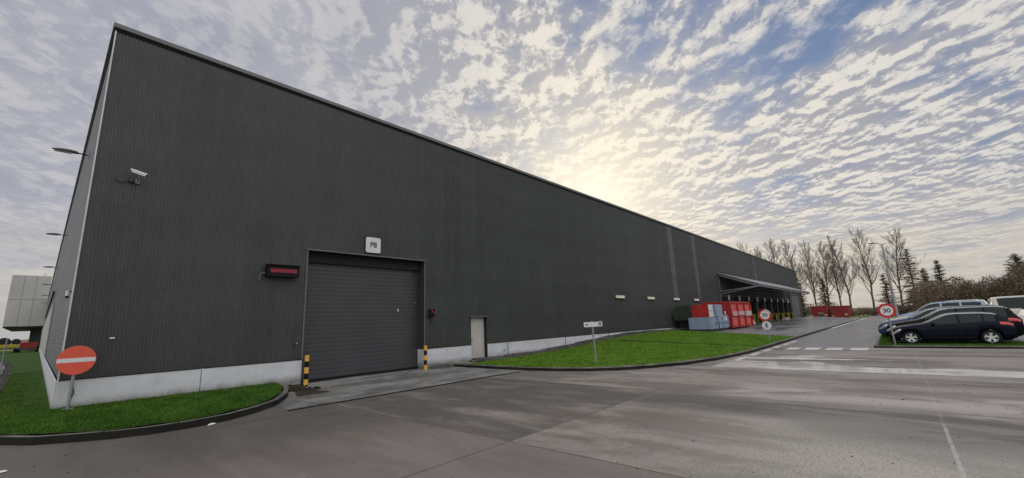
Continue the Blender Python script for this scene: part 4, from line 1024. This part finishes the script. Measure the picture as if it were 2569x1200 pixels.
def make_car(kind, loc, heading, body, label, cat='car', group='cars parked in the rows beside the lane', glass='car_glass', near=True):
    """local x: 0 at nose, +x to the tail; heading rotates it"""
    T = TYPES[kind]; L, W, H = T['L'], T['W'], T['H']
    root = bpy.data.objects.new('parked_car' if kind != 'van' else 'parked_van', None); COL.objects.link(root); ORG[root.name] = (0, 0, 0); tag(root, label, cat, group)
    wr = .315 if kind in ('hatch', 'saloon') else .335; AR = wr + .055
    us = sorted(set([round(L * i / 56, 3) for i in range(57)] + [round(w + AR * math.cos(R(a)), 3) for w in T['wh'] for a in range(0, 181, 15)]))
    us = [u for u in us if 0 <= u <= L]
    def hw(u):      # half width in plan
        a = min(1, u / .55); c = min(1, (L - u) / .5)
        return W * (1 - .17 * (1 - a) ** 2.2) * (1 - .13 * (1 - c) ** 2.2)
    def sec(u):
        zt = interp(T['top'], u); zb = min(interp(T['belt'], u), zt - .03); w = hw(u)
        zs = .19
        if u < .12: zs = .19 + (.12 - u) * .9
        if u > L - .2: zs = .19 + (u - L + .2) * .7
        for c in T['wh']:
            d = abs(u - c)
            if d < AR: zs = max(zs, wr - .02 + math.sqrt(AR * AR - d * d))
        gh = max(0, zt - zb)                     # greenhouse height
        wt = w - .05 - min(gh, .6) * .42         # roof edge half width
        P = [(w * .90, zs), (w * .985, zs + .03 * 1), (w * .995, zs + (zb - zs) * .35), (w, zs + (zb - zs) * .62), (w * .985, zb - .05 * min(1, gh * 4)), (w * .955, zb)]
        ze = zt - .05 * min(1, gh * 3)
        for t in (.25, .5, .75, .97): P.append((w * .955 + (wt - w * .955) * t ** 1.15, zb + (ze - zb) * t))
        P.append((wt - .03, zt - .028 * min(1, gh * 3))); P.append((wt - .13, zt)); P.append((wt * .5, zt + .022)); P.append((0, zt + .032))
        return P
    S = {u: sec(u) for u in us}
    def surf(u, k, side):
        P = sec(u); i = int(min(k, len(P) - 1.001)); t = k - i; p = P[i]; q = P[min(i + 1, len(P) - 1)]
        return Vector((u, side * (p[0] + (q[0] - p[0]) * t), p[1] + (q[1] - p[1]) * t))
    b = MB(); rows = []
    for u in us:
        P = S[u]; rows.append([(u, -p[0], p[1]) for p in P] + [(u, p[0], p[1]) for p in P[-2::-1]])
    b.grid(rows); nn = len(rows[0]); b.add(rows[0], [tuple(range(nn - 1, -1, -1))]); b.add(rows[-1], [tuple(range(nn))])
    for i in range(len(us) - 1): b.add([rows[i][0], rows[i + 1][0], rows[i + 1][-1], rows[i][-1]], [(0, 1, 2, 3)], 1)
    o = part('body', b, [body, M['car_trim']], root, True)
    def patch(name, u0, u1, k0, k1, side, mat, off=.008, nu=10, nk=5, ztrim=None):
        g = MB(); rws = []
        for i in range(nu + 1):
            u = u0 + (u1 - u0) * i / nu; rw = []
            for j in range(nk + 1):
                k = k0 + (k1 - k0) * j / nk; p = surf(u, k, side)
                e = 1e-3; du = surf(min(u + .02, L), k, side) - surf(max(u - .02, 0), k, side); dk = surf(u, min(k + .05, 11.9), side) - surf(u, max(k - .05, 0), side)
                nrm = du.cross(dk); nrm = nrm.normalized() if nrm.length > 1e-9 else Vector((0, side, 0))
                c = Vector((p.x, 0, .6)); 
                if nrm.dot(p - Vector((L / 2, 0, .5))) < 0: nrm = -nrm
                rw.append(tuple(p + nrm * off))
            rws.append(rw)
        g.grid(rws); return part(name, g, mat, root, True)
    for side in (-1, 1):
        for a, c in T['win']:
            patch('side_window', a, c, 5.25, 9.05, side, M[glass])
        patch('headlight', .05, .42, 3.4, 5.0, side, M['head'], .01, 6, 3)
        patch('taillight', L - .42, L - .05, 3.7, 4.9, side, M['tail'], .01, 6, 3)
        patch('sill_trim', T['wh'][0] + AR + .06, T['wh'][1] - AR - .06, .2, 1.6, side, M['car_trim'], .006, 6, 2)
        if near:
            patch('door_handle', T['win'][0][1] - .26, T['win'][0][1] - .1, 4.1, 4.35, side, M['car_trim'], .02, 3, 1)
            patch('door_handle', T['win'][1][1] - .22, T['win'][1][1] - .06, 4.1, 4.35, side, M['car_trim'], .02, 3, 1)
            for uu in (T['win'][0][0] + .02, T['win'][0][1] + .04, T['win'][1][1] + .02): patch('door_seam', uu, uu + .012, 1.6, 5.1, side, M['car_trim'], .003, 1, 6)
        if near: patch('roof_highlight', T['ws'][0] + .1, T['rw'][0] + .05, 9.55, 10.75, side, M['roof_sheen'], .006, 24, 2)  # sky highlight on pillar and roof edge, painted as a pale strip
        mu = T['win'][0][0] + .12; mp = surf(mu, 5.6, side)
        g = MB(); g.bbox(mp.x - .07, mp.x + .07, min(mp.y, mp.y + side * .2), max(mp.y, mp.y + side * .2), mp.z - .03, mp.z + .1, .035); part('wing_mirror', g, body, root, True)
        if T['rails']:
            g = MB(); wt = S[us[len(us) // 2]][10][0]; g.path([(T['ws'][1] + .15, side * (wt - .02), H - .03), (T['ws'][1] + .3, side * (wt - .02), H + .035), (T['rw'][0] - .35, side * (wt - .02), H + .035), (T['rw'][0] - .2, side * (wt - .02), H - .03)], .016, 6)
            part('roof_rail', g, M['galv'], root)
        for wu in T['wh']:
            yw = side * (W - .11)
            tw = MB(); P = []
            prof = [(.0, wr * .66), (.02, wr * .70), (.025, wr * .93), (-.01, wr), (-.17, wr), (-.2, wr * .9), (-.2, wr * .5)]
            for dy, r in prof: P.append([(wu + r * math.cos(2 * math.pi * i / 28), yw + side * dy + side * .08, wr + r * math.sin(2 * math.pi * i / 28)) for i in range(28)])
            tw.grid(P, closed=True); wo = part('wheel', tw, M['tyre'], root, True)
            g = MB(); yo = yw + side * .083
            ring = []
            for dy, r in ((.0, wr * .68), (.004, wr * .66), (-.03, wr * .60), (-.1, wr * .58)): ring.append([(wu + r * math.cos(2 * math.pi * i / 28), yo + side * dy, wr + r * math.sin(2 * math.pi * i / 28)) for i in range(28)])
            g.grid(ring, closed=True)
            for k in range(5):
                for dlt in (-.13, .13):
                    a = 2 * math.pi * k / 5 + .3; a1 = a + dlt; a2 = a + dlt * 1.5
                    p0 = Vector((wu + .05 * math.cos(a1), yo - side * .02, wr + .05 * math.sin(a1))); p1 = Vector((wu + wr * .63 * math.cos(a2), yo - side * .008, wr + wr * .63 * math.sin(a2)))
                    g.bar(p0, p1, .045, .02, (0, side, 0))
            g.tube((wu, yo - side * .03, wr), (wu, yo, wr), .055, .05, 14); part('rim', g, M['rim'], wo)
            g = MB(); g.tube((wu, yw - side * .06, wr), (wu, yw - side * .04, wr), wr * .57, n=24); part('brake_disc', g, M['black'], wo)
    # windscreen, rear window, grille, bumper strip
    for nm, (a, c), dr in (('windscreen', T['ws'], 1), ('rear_window', T['rw'], 1)):
        g = MB(); rws = []
        for i in range(9):
            u = a + (c - a) * i / 8; zt = interp(T['top'], u); slope = (interp(T['top'], u + .02) - interp(T['top'], u - .02)) / .04; nn_ = Vector((-slope, 0, 1)).normalized() * .012
            P = sec(u); w1 = P[11][0] * 1.05
            rws.append([(u + nn_.x, w1 * s_, (P[11][1] - .004 + (P[12][1] - P[11][1]) * min(1, (1 - abs(s_)) * 2.2) + (P[13][1] - P[12][1]) * max(0, 1 - abs(s_) * 2)) + nn_.z) for s_ in (-1, -.75, -.5, -.25, 0, .25, .5, .75, 1)])
        g.grid(rws); part(nm, g, M['car_glass2'], root, True)
    g = MB(); w0 = hw(0); g.bbox(-.02, .03, -w0 * .62, w0 * .62, .32, .52, .01); part('grille', g, M['car_trim'], root)
    g = MB(); g.bbox(-.028, -.021, -.26, .26, .40, .50, .002); part('number_plate', g, M['dirty_white'], root)
    g = MB(); g.bbox(L - .03, L + .02, -w0 * .8, w0 * .8, .26, .42, .02); part('rear_bumper', g, M['car_trim'], root)
    g = MB(); g.bbox(L + .005, L + .012, -.26, .26, .62, .73, .002); part('number_plate', g, M['dirty_white'], root)
    root.location = loc; root.rotation_euler = (0, 0, heading); root.scale = {'hatch': (.955, 1, .925), 'estate': (1, 1, .97)}.get(kind, (1, 1, 1))
    return root
def car_paint(n, c, metal=.35): return paint('car_' + n, c, .34, metal * .3, .03, 2, coat=.10, spec=.05)
navy = car_paint('midnight_blue', (.006, .009, .018)); black = car_paint('black', (.006, .0055, .008)); blue = car_paint('mid_blue', (.035, .06, .13)); silver = car_paint('silver', (.42, .43, .44), .5)
ltblue = car_paint('pale_blue', (.28, .36, .50), .4); white = car_paint('white', (.74, .74, .72), 0); grey = car_paint('grey', (.12, .125, .13)); red = car_paint('red', (.25, .02, .02), .1); cream = car_paint('off_white', (.62, .62, .55), 0)
H0 = R(-90)      # tail towards -y
def zc_(x): return max(zr - .01, zp(x) + .02)
row = [('hatch', 27.2, .46, navy, 'dark blue hatchback nearest the camera on the grass verge', 'car_glass'),
       ('estate', 29.75, .66, black, 'black tall estate car right behind the nearest hatchback', 'car_glass'),
       ('estate', 32.3, 1.0, blue, 'mid blue estate car, third in the row of parked cars', 'car_glass'),
       ('saloon', 34.9, .95, silver, 'silver car, fourth in the row of parked cars', 'car_glass2'),
       ('saloon', 37.5, .75, cream, 'off white car between the silver car and the pale blue people carrier', 'car_glass2'),
       ('mpv', 40.2, .25, ltblue, 'pale blue people carrier with roof rails, tallest at the left of the row', 'car_glass'),
       ('saloon', 42.9, .0, grey, 'grey car behind the pale blue people carrier', 'car_glass'),
       ('estate', 45.5, -.6, white, 'white estate car deep in the row whose roof shows over the black estate', 'car_glass'),
       ('estate', 50.8, -.5, silver, 'silver estate car far down the row', 'car_glass'),
       ('mpv', 53.4, -1.2, white, 'white people carrier far down the row', 'car_glass'),
       ('saloon', 56.0, -.4, grey, 'grey car at the far end of the row', 'car_glass')]
for i, (k, x, y, m_, lb, gl) in enumerate(row):
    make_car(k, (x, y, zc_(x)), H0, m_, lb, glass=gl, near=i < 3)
# second row, tails facing the first row
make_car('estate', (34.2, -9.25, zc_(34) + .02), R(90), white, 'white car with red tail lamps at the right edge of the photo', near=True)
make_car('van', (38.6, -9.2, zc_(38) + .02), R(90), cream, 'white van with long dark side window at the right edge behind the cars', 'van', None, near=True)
make_car('saloon', (44.5, -10.2, zc_(44) + .02), R(90), silver, 'silver car in the second row behind the white van', near=False)
make_car('estate', (49.5, -10.4, zc_(49) + .02), R(90), grey, 'grey estate car in the second row farthest from the camera', near=False)

# ------------------------------------------------------------------ trees
def branchy(seed, H, spread=.32, base=.25, first=.2, trunk_r=.3):
    """a bare tree: returns trunk MB, crown MB around the origin"""
    rnd = random.Random(seed); tr = MB(); cr = MB()
    def grow(mb, p, d, L, r, lvl, segs):
        pts = [p]; rr = [r]; dd = d.copy(); q = p.copy()
        for i in range(segs):
            dd = (dd + Vector((rnd.gauss(0, .07), rnd.gauss(0, .07), .09 if lvl else .10))).normalized(); q = q + dd * (L / segs); pts.append(q.copy()); rr.append(r * (1 - .82 * (i + 1) / segs))
        n = 8 if lvl == 0 else (5 if lvl == 1 else 3)
        for i in range(segs): mb.tube(pts[i], pts[i + 1], rr[i], rr[i + 1], n, False)
        return pts, rr
    def kids(pts, rr, L, lvl):
        cnt = (0, 11, 8, 6)[lvl]
        for k in range(cnt):
            t = .22 + .76 * (k + rnd.random()) / cnt; i = min(int(t * (len(pts) - 1)), len(pts) - 2); f = t * (len(pts) - 1) - i
            p = pts[i].lerp(pts[i + 1], f); d0 = (pts[i + 1] - pts[i]).normalized(); a = rnd.uniform(0, 6.28)
            o = Vector((math.cos(a), math.sin(a), rnd.uniform(.1, .5))).normalized()
            d = (d0 * .75 + o * rnd.uniform(.45, .8)).normalized(); l2 = L * rnd.uniform(.28, .5) * (1.1 - t * .5); r2 = max(rr[i] * .5, .012)
            pp, r_ = grow(cr, p, d, l2, r2, lvl + 1, 4 if lvl == 1 else 3)
            if lvl < 3: kids(pp, r_, l2, lvl + 1)
    pts, rr = grow(tr, Vector((0, 0, -.2)), Vector((rnd.gauss(0, .03), rnd.gauss(0, .03), 1)), H * .97, trunk_r, 0, 12)
    nl = 26
    for k in range(nl):
        t = base + (.95 - base) * (k + rnd.random() * .7) / nl; i = min(int(t * 12), 11); f = t * 12 - i; p = pts[i].lerp(pts[i + 1], f)
        a = k * 2.4 + rnd.uniform(-.4, .4); up = rnd.uniform(1.1, 2.3)
        d = Vector((math.cos(a), math.sin(a), up)).normalized(); l1 = H * spread * (1.25 - t) * rnd.uniform(.75, 1.25); r1 = max(.03, trunk_r * .45 * (1 - t) + .02)
        pp, r_ = grow(cr, p, d, l1, r1, 1, 6); kids(pp, r_, l1, 1)
    return tr, cr
def conifer(seed, H, rad, droop=-.25, dens=1.0, top=.0, bare=.1):
    rnd = random.Random(seed); tr = MB(); cr = MB(); tr.tube((0, 0, -.2), (0, 0, H * .98), .24, .03, 8)
    nl = int(60 * dens)
    for k in range(nl):
        t = bare + (1 - bare) * (k + rnd.random()) / nl; z = H * t; l = rad * (1 - t) ** .75 * rnd.uniform(.7, 1.25) + .25
        for j in range(4):
            a = rnd.uniform(0, 6.28); d = Vector((math.cos(a), math.sin(a), rnd.uniform(-.15, .15) + droop + t * .4)).normalized(); lj = l * rnd.uniform(.35, 1.1)
            e = Vector((0, 0, z)) + d * lj; tr.tube((0, 0, z), e, .04 * (1 - t) + .012, .008, 3, False)
            ns = int(26 * lj / max(rad, 1) * 3 * dens) + 5
            for s_ in range(ns):
                u = rnd.uniform(.15, 1.05); p = Vector((0, 0, z)) + d * (lj * u) + Vector((rnd.gauss(0, .16), rnd.gauss(0, .16), rnd.gauss(0, .07) - .1 * u))
                w = rnd.uniform(.09, .25); a2 = a + rnd.gauss(0, .7); q = Vector((math.cos(a2), math.sin(a2), rnd.uniform(-.45, .1))) * w * 1.6; q2 = Vector((-math.sin(a2), math.cos(a2), rnd.uniform(-.3, .3))) * w * .45
                cr.add([p - q2, p + q, p + q2, p - q * .4], [(0, 1, 2, 3)])
    return tr, cr
def tree_thing(nm, tr, cr, mats, label, cat='tree', group=None):
    t = bpy.data.objects.new(nm, None); COL.objects.link(t); ORG[t.name] = (0, 0, 0); tag(t, label, cat, group)
    part('trunk', tr, mats[0], t); part('crown', cr, mats[1], t); return t
protos = []
for s_ in range(4):
    tr, cr = branchy(11 + s_, 24, .34 - .02 * (s_ % 2), .24, trunk_r=.27); protos.append((tr, cr))
px_trees = [(150, 34.5, 24.5, 0), (152, 30.0, 23, 1), (149, 25.6, 24.6, 2), (151, 20.5, 23.6, 3), (148, 17.2, 22, 0), (150, 14.4, 22, 1), (152, 11.6, 21.5, 2), (147, 9.4, 22.2, 3), (146, 4.6, 23.2, 0), (147, -1.0, 22.6, 1)]
lab = ['bare winter tree behind the warehouse roof, leftmost of the row', 'bare winter tree behind the warehouse roof, second from the left', 'bare winter tree with a dense upright crown behind the roof end',
       'bare winter tree just behind the far corner of the warehouse', 'bare winter tree directly right of the far corner of the warehouse', 'bare winter tree rising behind the left red skip', 'thin bare tree rising between the two red skips',
       'bare winter tree rising behind the right red skip', 'bare winter tree with a long bare trunk left of the lamp post', 'broad bare winter tree right behind the lamp post']
made = {}
for i, (x, y, h, k) in enumerate(px_trees):
    if k not in made: made[k] = t = tree_thing('bare_tree', protos[k][0], protos[k][1], (M['bark'], M['twig']), lab[i], 'tree', 'bare winter trees beyond the yard')
    else: t = copy_tree(made[k]); t['label'] = lab[i]
    t.location = (x, y, -.05); t.rotation_euler = (0, 0, i * 1.7); t.scale = (h / 24 * 1.05,) * 2 + (h / 24,)
cf = [(140, -3.6, 15.8, 5.0, -.2, 1.1, 'larch', 'tall rusty brown conifer right of the lamp post'), (143, -8.6, 12.6, 2.6, -.1, 1.0, 'fir', 'slim dark conifer standing above the scrub behind the cars'),
      (132, -19.3, 11.6, 5.0, .12, 1.2, 'fir', 'broad dark conifer with spreading limbs near the right edge'), (146, 14.6, 10.6, 3.6, -.2, .9, 'fir', 'dark green conifer behind the left red skip'),
      (145, 20.2, 11.5, 2.8, -.2, .8, 'larch', 'brownish conifer at the far corner of the warehouse'), (150, 1.6, 10.8, 3.0, -.1, .9, 'larch', 'rusty conifer between the two bare trees left of the lamp post'),
      (144, -6.0, 11.0, 3.2, -.15, 1.0, 'larch', 'shorter rusty conifer at the right flank of the tall one')]
for i, (x, y, h, r_, dr, dn, mt, lb) in enumerate(cf):
    tr, cr = conifer(40 + i, h, r_, dr, dn, bare=.06); t = tree_thing('conifer', tr, cr, (M['bark'], M[mt]), lb, 'tree', 'conifers at the edge of the wood'); t.location = (x, y, 0)
def scrub(name, label, regions, mats, seed, leaf=.32, fill=.7, twigs=True):
    rnd = random.Random(seed); b = MB()
    for (x, y, h, r, n) in regions:
        for k in range(n):
            a = rnd.uniform(0, 6.28); rr = r * math.sqrt(rnd.random()); zt = h * (1 - .45 * (rr / r) ** 2); z = zt * (rnd.random() ** .62)
            p = Vector((x + rr * math.cos(a), y + rr * math.sin(a), z)); w = leaf * rnd.uniform(.4, 1.2)
            if twigs and rnd.random() < .55:
                d = Vector((rnd.gauss(0, .5), rnd.gauss(0, .5), 1)).normalized() * w * 3.4; q = Vector((rnd.gauss(0, 1), rnd.gauss(0, 1), 0)).normalized() * w * .16
                b.add([p - q, p + q, p + d], [(0, 1, 2)], 0)
            else:
                q = Vector((rnd.gauss(0, 1), rnd.gauss(0, 1), rnd.gauss(0, .6))).normalized() * w; q2 = Vector((rnd.gauss(0, 1), rnd.gauss(0, 1), rnd.gauss(0, .6))).normalized() * w * .6
                b.add([p - q, p + q2, p + q, p - q2], [(0, 1, 2, 3)], 1 if rnd.random() < .35 else 0)
    return solo(name, b, mats, (0, 0, 0), kind='stuff', label=label)
rnd = random.Random(5); reg = []
for i in range(58):
    y = -4.5 - i * .78; x = 124 + rnd.uniform(-5, 8); base = 6.7 if y > -11 else (6.3 if y > -15 else 7.4)
    h = base + rnd.uniform(-.8, 1.0) + (1.3 if y < -17 else 0); reg.append((x, y, h, rnd.uniform(2.0, 3.2), 2300))
scrub('woodland', 'brown winter scrub and ivy massed behind the parked cars', reg, [M['scrub'], M['scrub_green']], 3, .24)
reg = []
for i in range(34):
    y = -4 + i * 1.25; reg.append((141 + rnd.uniform(-3, 5), y, rnd.uniform(1.3, 2.6) + (1.6 if 11 < y < 26 else 0), rnd.uniform(1.2, 2.4), 420))
scrub('undergrowth', 'low brown undergrowth at the foot of the bare trees', reg, [M['scrub'], M['scrub_green']], 9, .26)
b = MB(); rnd = random.Random(2)
for side in range(2):
    P = []
    for i in range(220):
        a = R(-60 + 170 * i / 219); rr = 640; P.append((rr * math.cos(a), rr * math.sin(a), 3.2 + 1.6 * math.sin(i * .37) * math.sin(i * .11) + rnd.uniform(0, 1.2)))
b.grid([[(x, y, -.1) for x, y, z in P], [(x, y, z) for x, y, z in P], [(x * 1.06, y * 1.06, z * .9) for x, y, z in P], [(x * 1.08, y * 1.08, -.1) for x, y, z in P]])
solo('distant_wood', b, M['far_wood'], (0, 0, 0), kind='stuff', label='thin hazy line of woods on the far horizon')

# ------------------------------------------------------------------ sky, sun, camera
SUN_AZ = 30.7; SUN_EL = 15.5
sd = Vector((math.cos(R(SUN_AZ)) * math.cos(R(SUN_EL)), math.sin(R(SUN_AZ)) * math.cos(R(SUN_EL)), math.sin(R(SUN_EL))))
w = bpy.data.worlds.new('World'); sc.world = w; w.use_nodes = True; nt = w.node_tree
bg = nt.nodes['Background']; bg.inputs['Strength'].default_value = .1
sky = N(nt, 'ShaderNodeTexSky', sky_type='NISHITA', sun_disc=False, sun_elevation=R(SUN_EL), sun_rotation=R(90 - SUN_AZ), air_density=1.0, dust_density=1.2, ozone_density=1.2)
tc = N(nt, 'ShaderNodeTexCoord'); D = tc.outputs['Generated']
nz = N(nt, 'ShaderNodeVectorMath', operation='NORMALIZE'); nt.links.new(D, nz.inputs[0]); D = nz.outputs[0]
s3 = sep(nt, D)
den = math_n(nt, 'ADD', math_n(nt, 'MAXIMUM', s3[2], 0.0), .12)
comb = N(nt, 'ShaderNodeCombineXYZ'); nt.links.new(math_n(nt, 'DIVIDE', s3[0], den), comb.inputs[0]); nt.links.new(math_n(nt, 'DIVIDE', s3[1], den), comb.inputs[1])
mp = N(nt, 'ShaderNodeMapping'); mp.vector_type = 'POINT'; nt.links.new(comb.outputs[0], mp.inputs[0])
mp.inputs['Rotation'].default_value = (0, 0, R(-40)); mp.inputs['Scale'].default_value = (1, 1, 1)
mp2 = N(nt, 'ShaderNodeMapping'); nt.links.new(mp.outputs[0], mp2.inputs[0]); mp2.inputs['Scale'].default_value = (.80, 1.0, 1); mp2.inputs['Location'].default_value = (3.7, 1.9, 0)
U = mp2.outputs[0]
big = noise(nt, U, 1.05, 3, .5, .3); mid = noise(nt, U, 2.4, 5, .6, .3)
warp = N(nt, 'ShaderNodeTexNoise'); warp.inputs['Scale'].default_value = 9; warp.inputs['Detail'].default_value = 4; nt.links.new(U, warp.inputs['Vector'])
wv = N(nt, 'ShaderNodeVectorMath', operation='MULTIPLY_ADD'); nt.links.new(warp.outputs['Color'], wv.inputs[0]); wv.inputs[1].default_value = (.05, .05, 0); nt.links.new(U, wv.inputs[2])
vor = N(nt, 'ShaderNodeTexVoronoi', feature='SMOOTH_F1'); vor.inputs['Scale'].default_value = 8.5; vor.inputs['Smoothness'].default_value = .6; nt.links.new(wv.outputs[0], vor.inputs['Vector'])
fine = noise(nt, wv.outputs[0], 7.5, 9, .66, .1)
fin2 = noise(nt, wv.outputs[0], 26, 5, .65)
# the same field looked up a little nearer the sun: gives each puff a bright and a grey flank
off = N(nt, 'ShaderNodeVectorMath', operation='ADD'); nt.links.new(wv.outputs[0], off.inputs[0]); off.inputs[1].default_value = (.028, -.02, 0)
fine_o = noise(nt, off.outputs[0], 7.5, 9, .66, .1)
cell = math_n(nt, 'SUBTRACT', 1.0, vor.outputs['Distance'])
dl = N(nt, 'ShaderNodeVectorMath', operation='DOT_PRODUCT'); nt.links.new(D, dl.inputs[0]); dl.inputs[1].default_value = (-.67, .74, 0)
left = ramp(nt, dl.outputs['Value'], -.15, .5)
dr = N(nt, 'ShaderNodeVectorMath', operation='DOT_PRODUCT'); nt.links.new(D, dr.inputs[0]); dr.inputs[1].default_value = (.67, -.74, 0)
right = ramp(nt, dr.outputs['Value'], .0, .6)
dens = math_n(nt, 'MULTIPLY', cell, .28)
dens = math_n(nt, 'ADD', dens, math_n(nt, 'MULTIPLY', fine, .80))
dens = math_n(nt, 'ADD', dens, math_n(nt, 'MULTIPLY', mid, .62))
dens = math_n(nt, 'ADD', dens, math_n(nt, 'MULTIPLY', big, .95))
dens = math_n(nt, 'ADD', dens, math_n(nt, 'MULTIPLY', fin2, .16))
dens = math_n(nt, 'ADD', dens, math_n(nt, 'MULTIPLY', left, .62))
dens = math_n(nt, 'SUBTRACT', dens, math_n(nt, 'MULTIPLY', right, -.02))
cov = ramp(nt, dens, 1.15, 1.52)
ds = N(nt, 'ShaderNodeVectorMath', operation='DOT_PRODUCT'); nt.links.new(D, ds.inputs[0]); ds.inputs[1].default_value = tuple(sd)
cs = math_n(nt, 'MAXIMUM', ds.outputs['Value'], 0.0)
g1 = math_n(nt, 'POWER', cs, 5.0); g2 = math_n(nt, 'POWER', cs, 42.0); g3 = math_n(nt, 'POWER', cs, 260.0)
grey_c = mixc(nt, g1, (.32, .34, .41), (.48, .46, .46))
white_c = mixc(nt, g1, (.67, .65, .625), (.93, .86, .74))
flank = math_n(nt, 'MULTIPLY', math_n(nt, 'SUBTRACT', fine, fine_o), 3.2)
lit = math_n(nt, 'ADD', math_n(nt, 'ADD', math_n(nt, 'MULTIPLY', cell, .5), math_n(nt, 'MULTIPLY', fine, .6)), flank)
cc = mixc(nt, ramp(nt, lit, .40, .80), grey_c, white_c)
cc = mixc(nt, math_n(nt, 'MULTIPLY', left, .78), cc, mixc(nt, ramp(nt, math_n(nt, 'ADD', math_n(nt, 'MULTIPLY', mid, .6), math_n(nt, 'MULTIPLY', fine, .5)), .36, .74), (.36, .375, .44), (.53, .525, .56)))
cc = mixc(nt, math_n(nt, 'MULTIPLY', g2, .8), cc, (1.06, .95, .74))
ten = N(nt, 'ShaderNodeVectorMath', operation='SCALE'); nt.links.new(cc, ten.inputs[0]); ten.inputs['Scale'].default_value = 10
skyc = mixc(nt, .8, sky.outputs[0], mixc(nt, g1, (1.0, 1.75, 3.7), (1.8, 2.5, 4.1)))
skyc = mixc(nt, math_n(nt, 'MULTIPLY', g2, .8), skyc, (8.2, 7.7, 6.6))
col = mixc(nt, math_n(nt, 'MULTIPLY', cov, .96), skyc, ten.outputs[0])
# low band: thin veil with long streaks towards the horizon
hz = ramp(nt, s3[2], .03, .25, 1, 0)
stre = noise(nt, U, 1.9, 6, .6, .3); fst = noise(nt, wv.outputs[0], 7, 5, .6)
veil = mixc(nt, g1, (4.6, 4.5, 4.6), (6.8, 6.0, 4.8)); veil2 = mixc(nt, g1, (6.0, 5.6, 5.0), (9.0, 7.9, 5.9))
hcol = mixc(nt, ramp(nt, math_n(nt, 'ADD', stre, math_n(nt, 'MULTIPLY', fst, .6)), .62, .96), veil, veil2)
col = mixc(nt, math_n(nt, 'MULTIPLY', hz, ramp(nt, stre, .3, .6, .6, 1)), col, hcol)
low_ = ramp(nt, s3[2], .0, .10, .75, 0)
col = mixc(nt, low_, col, mixc(nt, g1, (4.6, 4.5, 4.5), (6.6, 5.7, 4.5)))
# unseen front-lit clouds opposite the sun, and the zenith: brightened to fill the facade
db = N(nt, 'ShaderNodeVectorMath', operation='DOT_PRODUCT'); nt.links.new(D, db.inputs[0]); db.inputs[1].default_value = (-.62, -.70, .35)
back = math_n(nt, 'MAXIMUM', math_n(nt, 'MULTIPLY', ramp(nt, db.outputs['Value'], -.1, .6), ramp(nt, s3[2], .08, .38, .0, 1)), ramp(nt, s3[2], .80, .97, 0, .8))
col = mixc(nt, back, col, mixc(nt, ramp(nt, dens, .9, 1.4), (9.0, 9.3, 10.2), (12.6, 12.2, 11.8)))
glow = N(nt, 'ShaderNodeVectorMath', operation='SCALE'); glow.inputs[0].default_value = (8, 7.1, 5.2); nt.links.new(math_n(nt, 'ADD', math_n(nt, 'MULTIPLY', g2, .06), math_n(nt, 'MULTIPLY', g3, .22)), glow.inputs['Scale'])
fin = N(nt, 'ShaderNodeVectorMath', operation='ADD'); nt.links.new(col, fin.inputs[0]); nt.links.new(glow.outputs[0], fin.inputs[1])
nt.links.new(fin.outputs[0], bg.inputs['Color'])

sl = bpy.data.lights.new('sun', 'SUN'); sl.energy = 2.2; sl.angle = R(1.5); sl.color = (1, .87, .70)
so = bpy.data.objects.new('sun', sl); COL.objects.link(so); so.rotation_euler = sd.to_track_quat('Z', 'Y').to_euler(); so.location = (20, -10, 30)

cam = bpy.data.cameras.new('camera'); co = bpy.data.objects.new('camera', cam); COL.objects.link(co); sc.camera = co
f_ = 1053.; 
def dv(x, y): return Vector(((x - 1284.5) / f_, -(y - 600.) / f_, -1.))
ax = dv(2253, 773).normalized(); ay = dv(93, 859).normalized(); ay = (ay - ax * ay.dot(ax)).normalized(); az = ax.cross(ay)
co.matrix_world = Matrix.Translation((0, 0, 1.7)) @ Matrix((ax, ay, az)).to_4x4()
cam.sensor_width = 36; cam.lens = 36 * f_ / 2569; cam.clip_start = .1; cam.clip_end = 4000
sc.view_settings.view_transform = 'Standard'; sc.view_settings.look = 'None'; sc.view_settings.exposure = 0; sc.view_settings.gamma = 1
sc.render.engine = 'CYCLES'; sc.cycles.use_denoising = True; sc.cycles.max_bounces = 6
sc.render.resolution_x = 1024; sc.render.resolution_y = 478
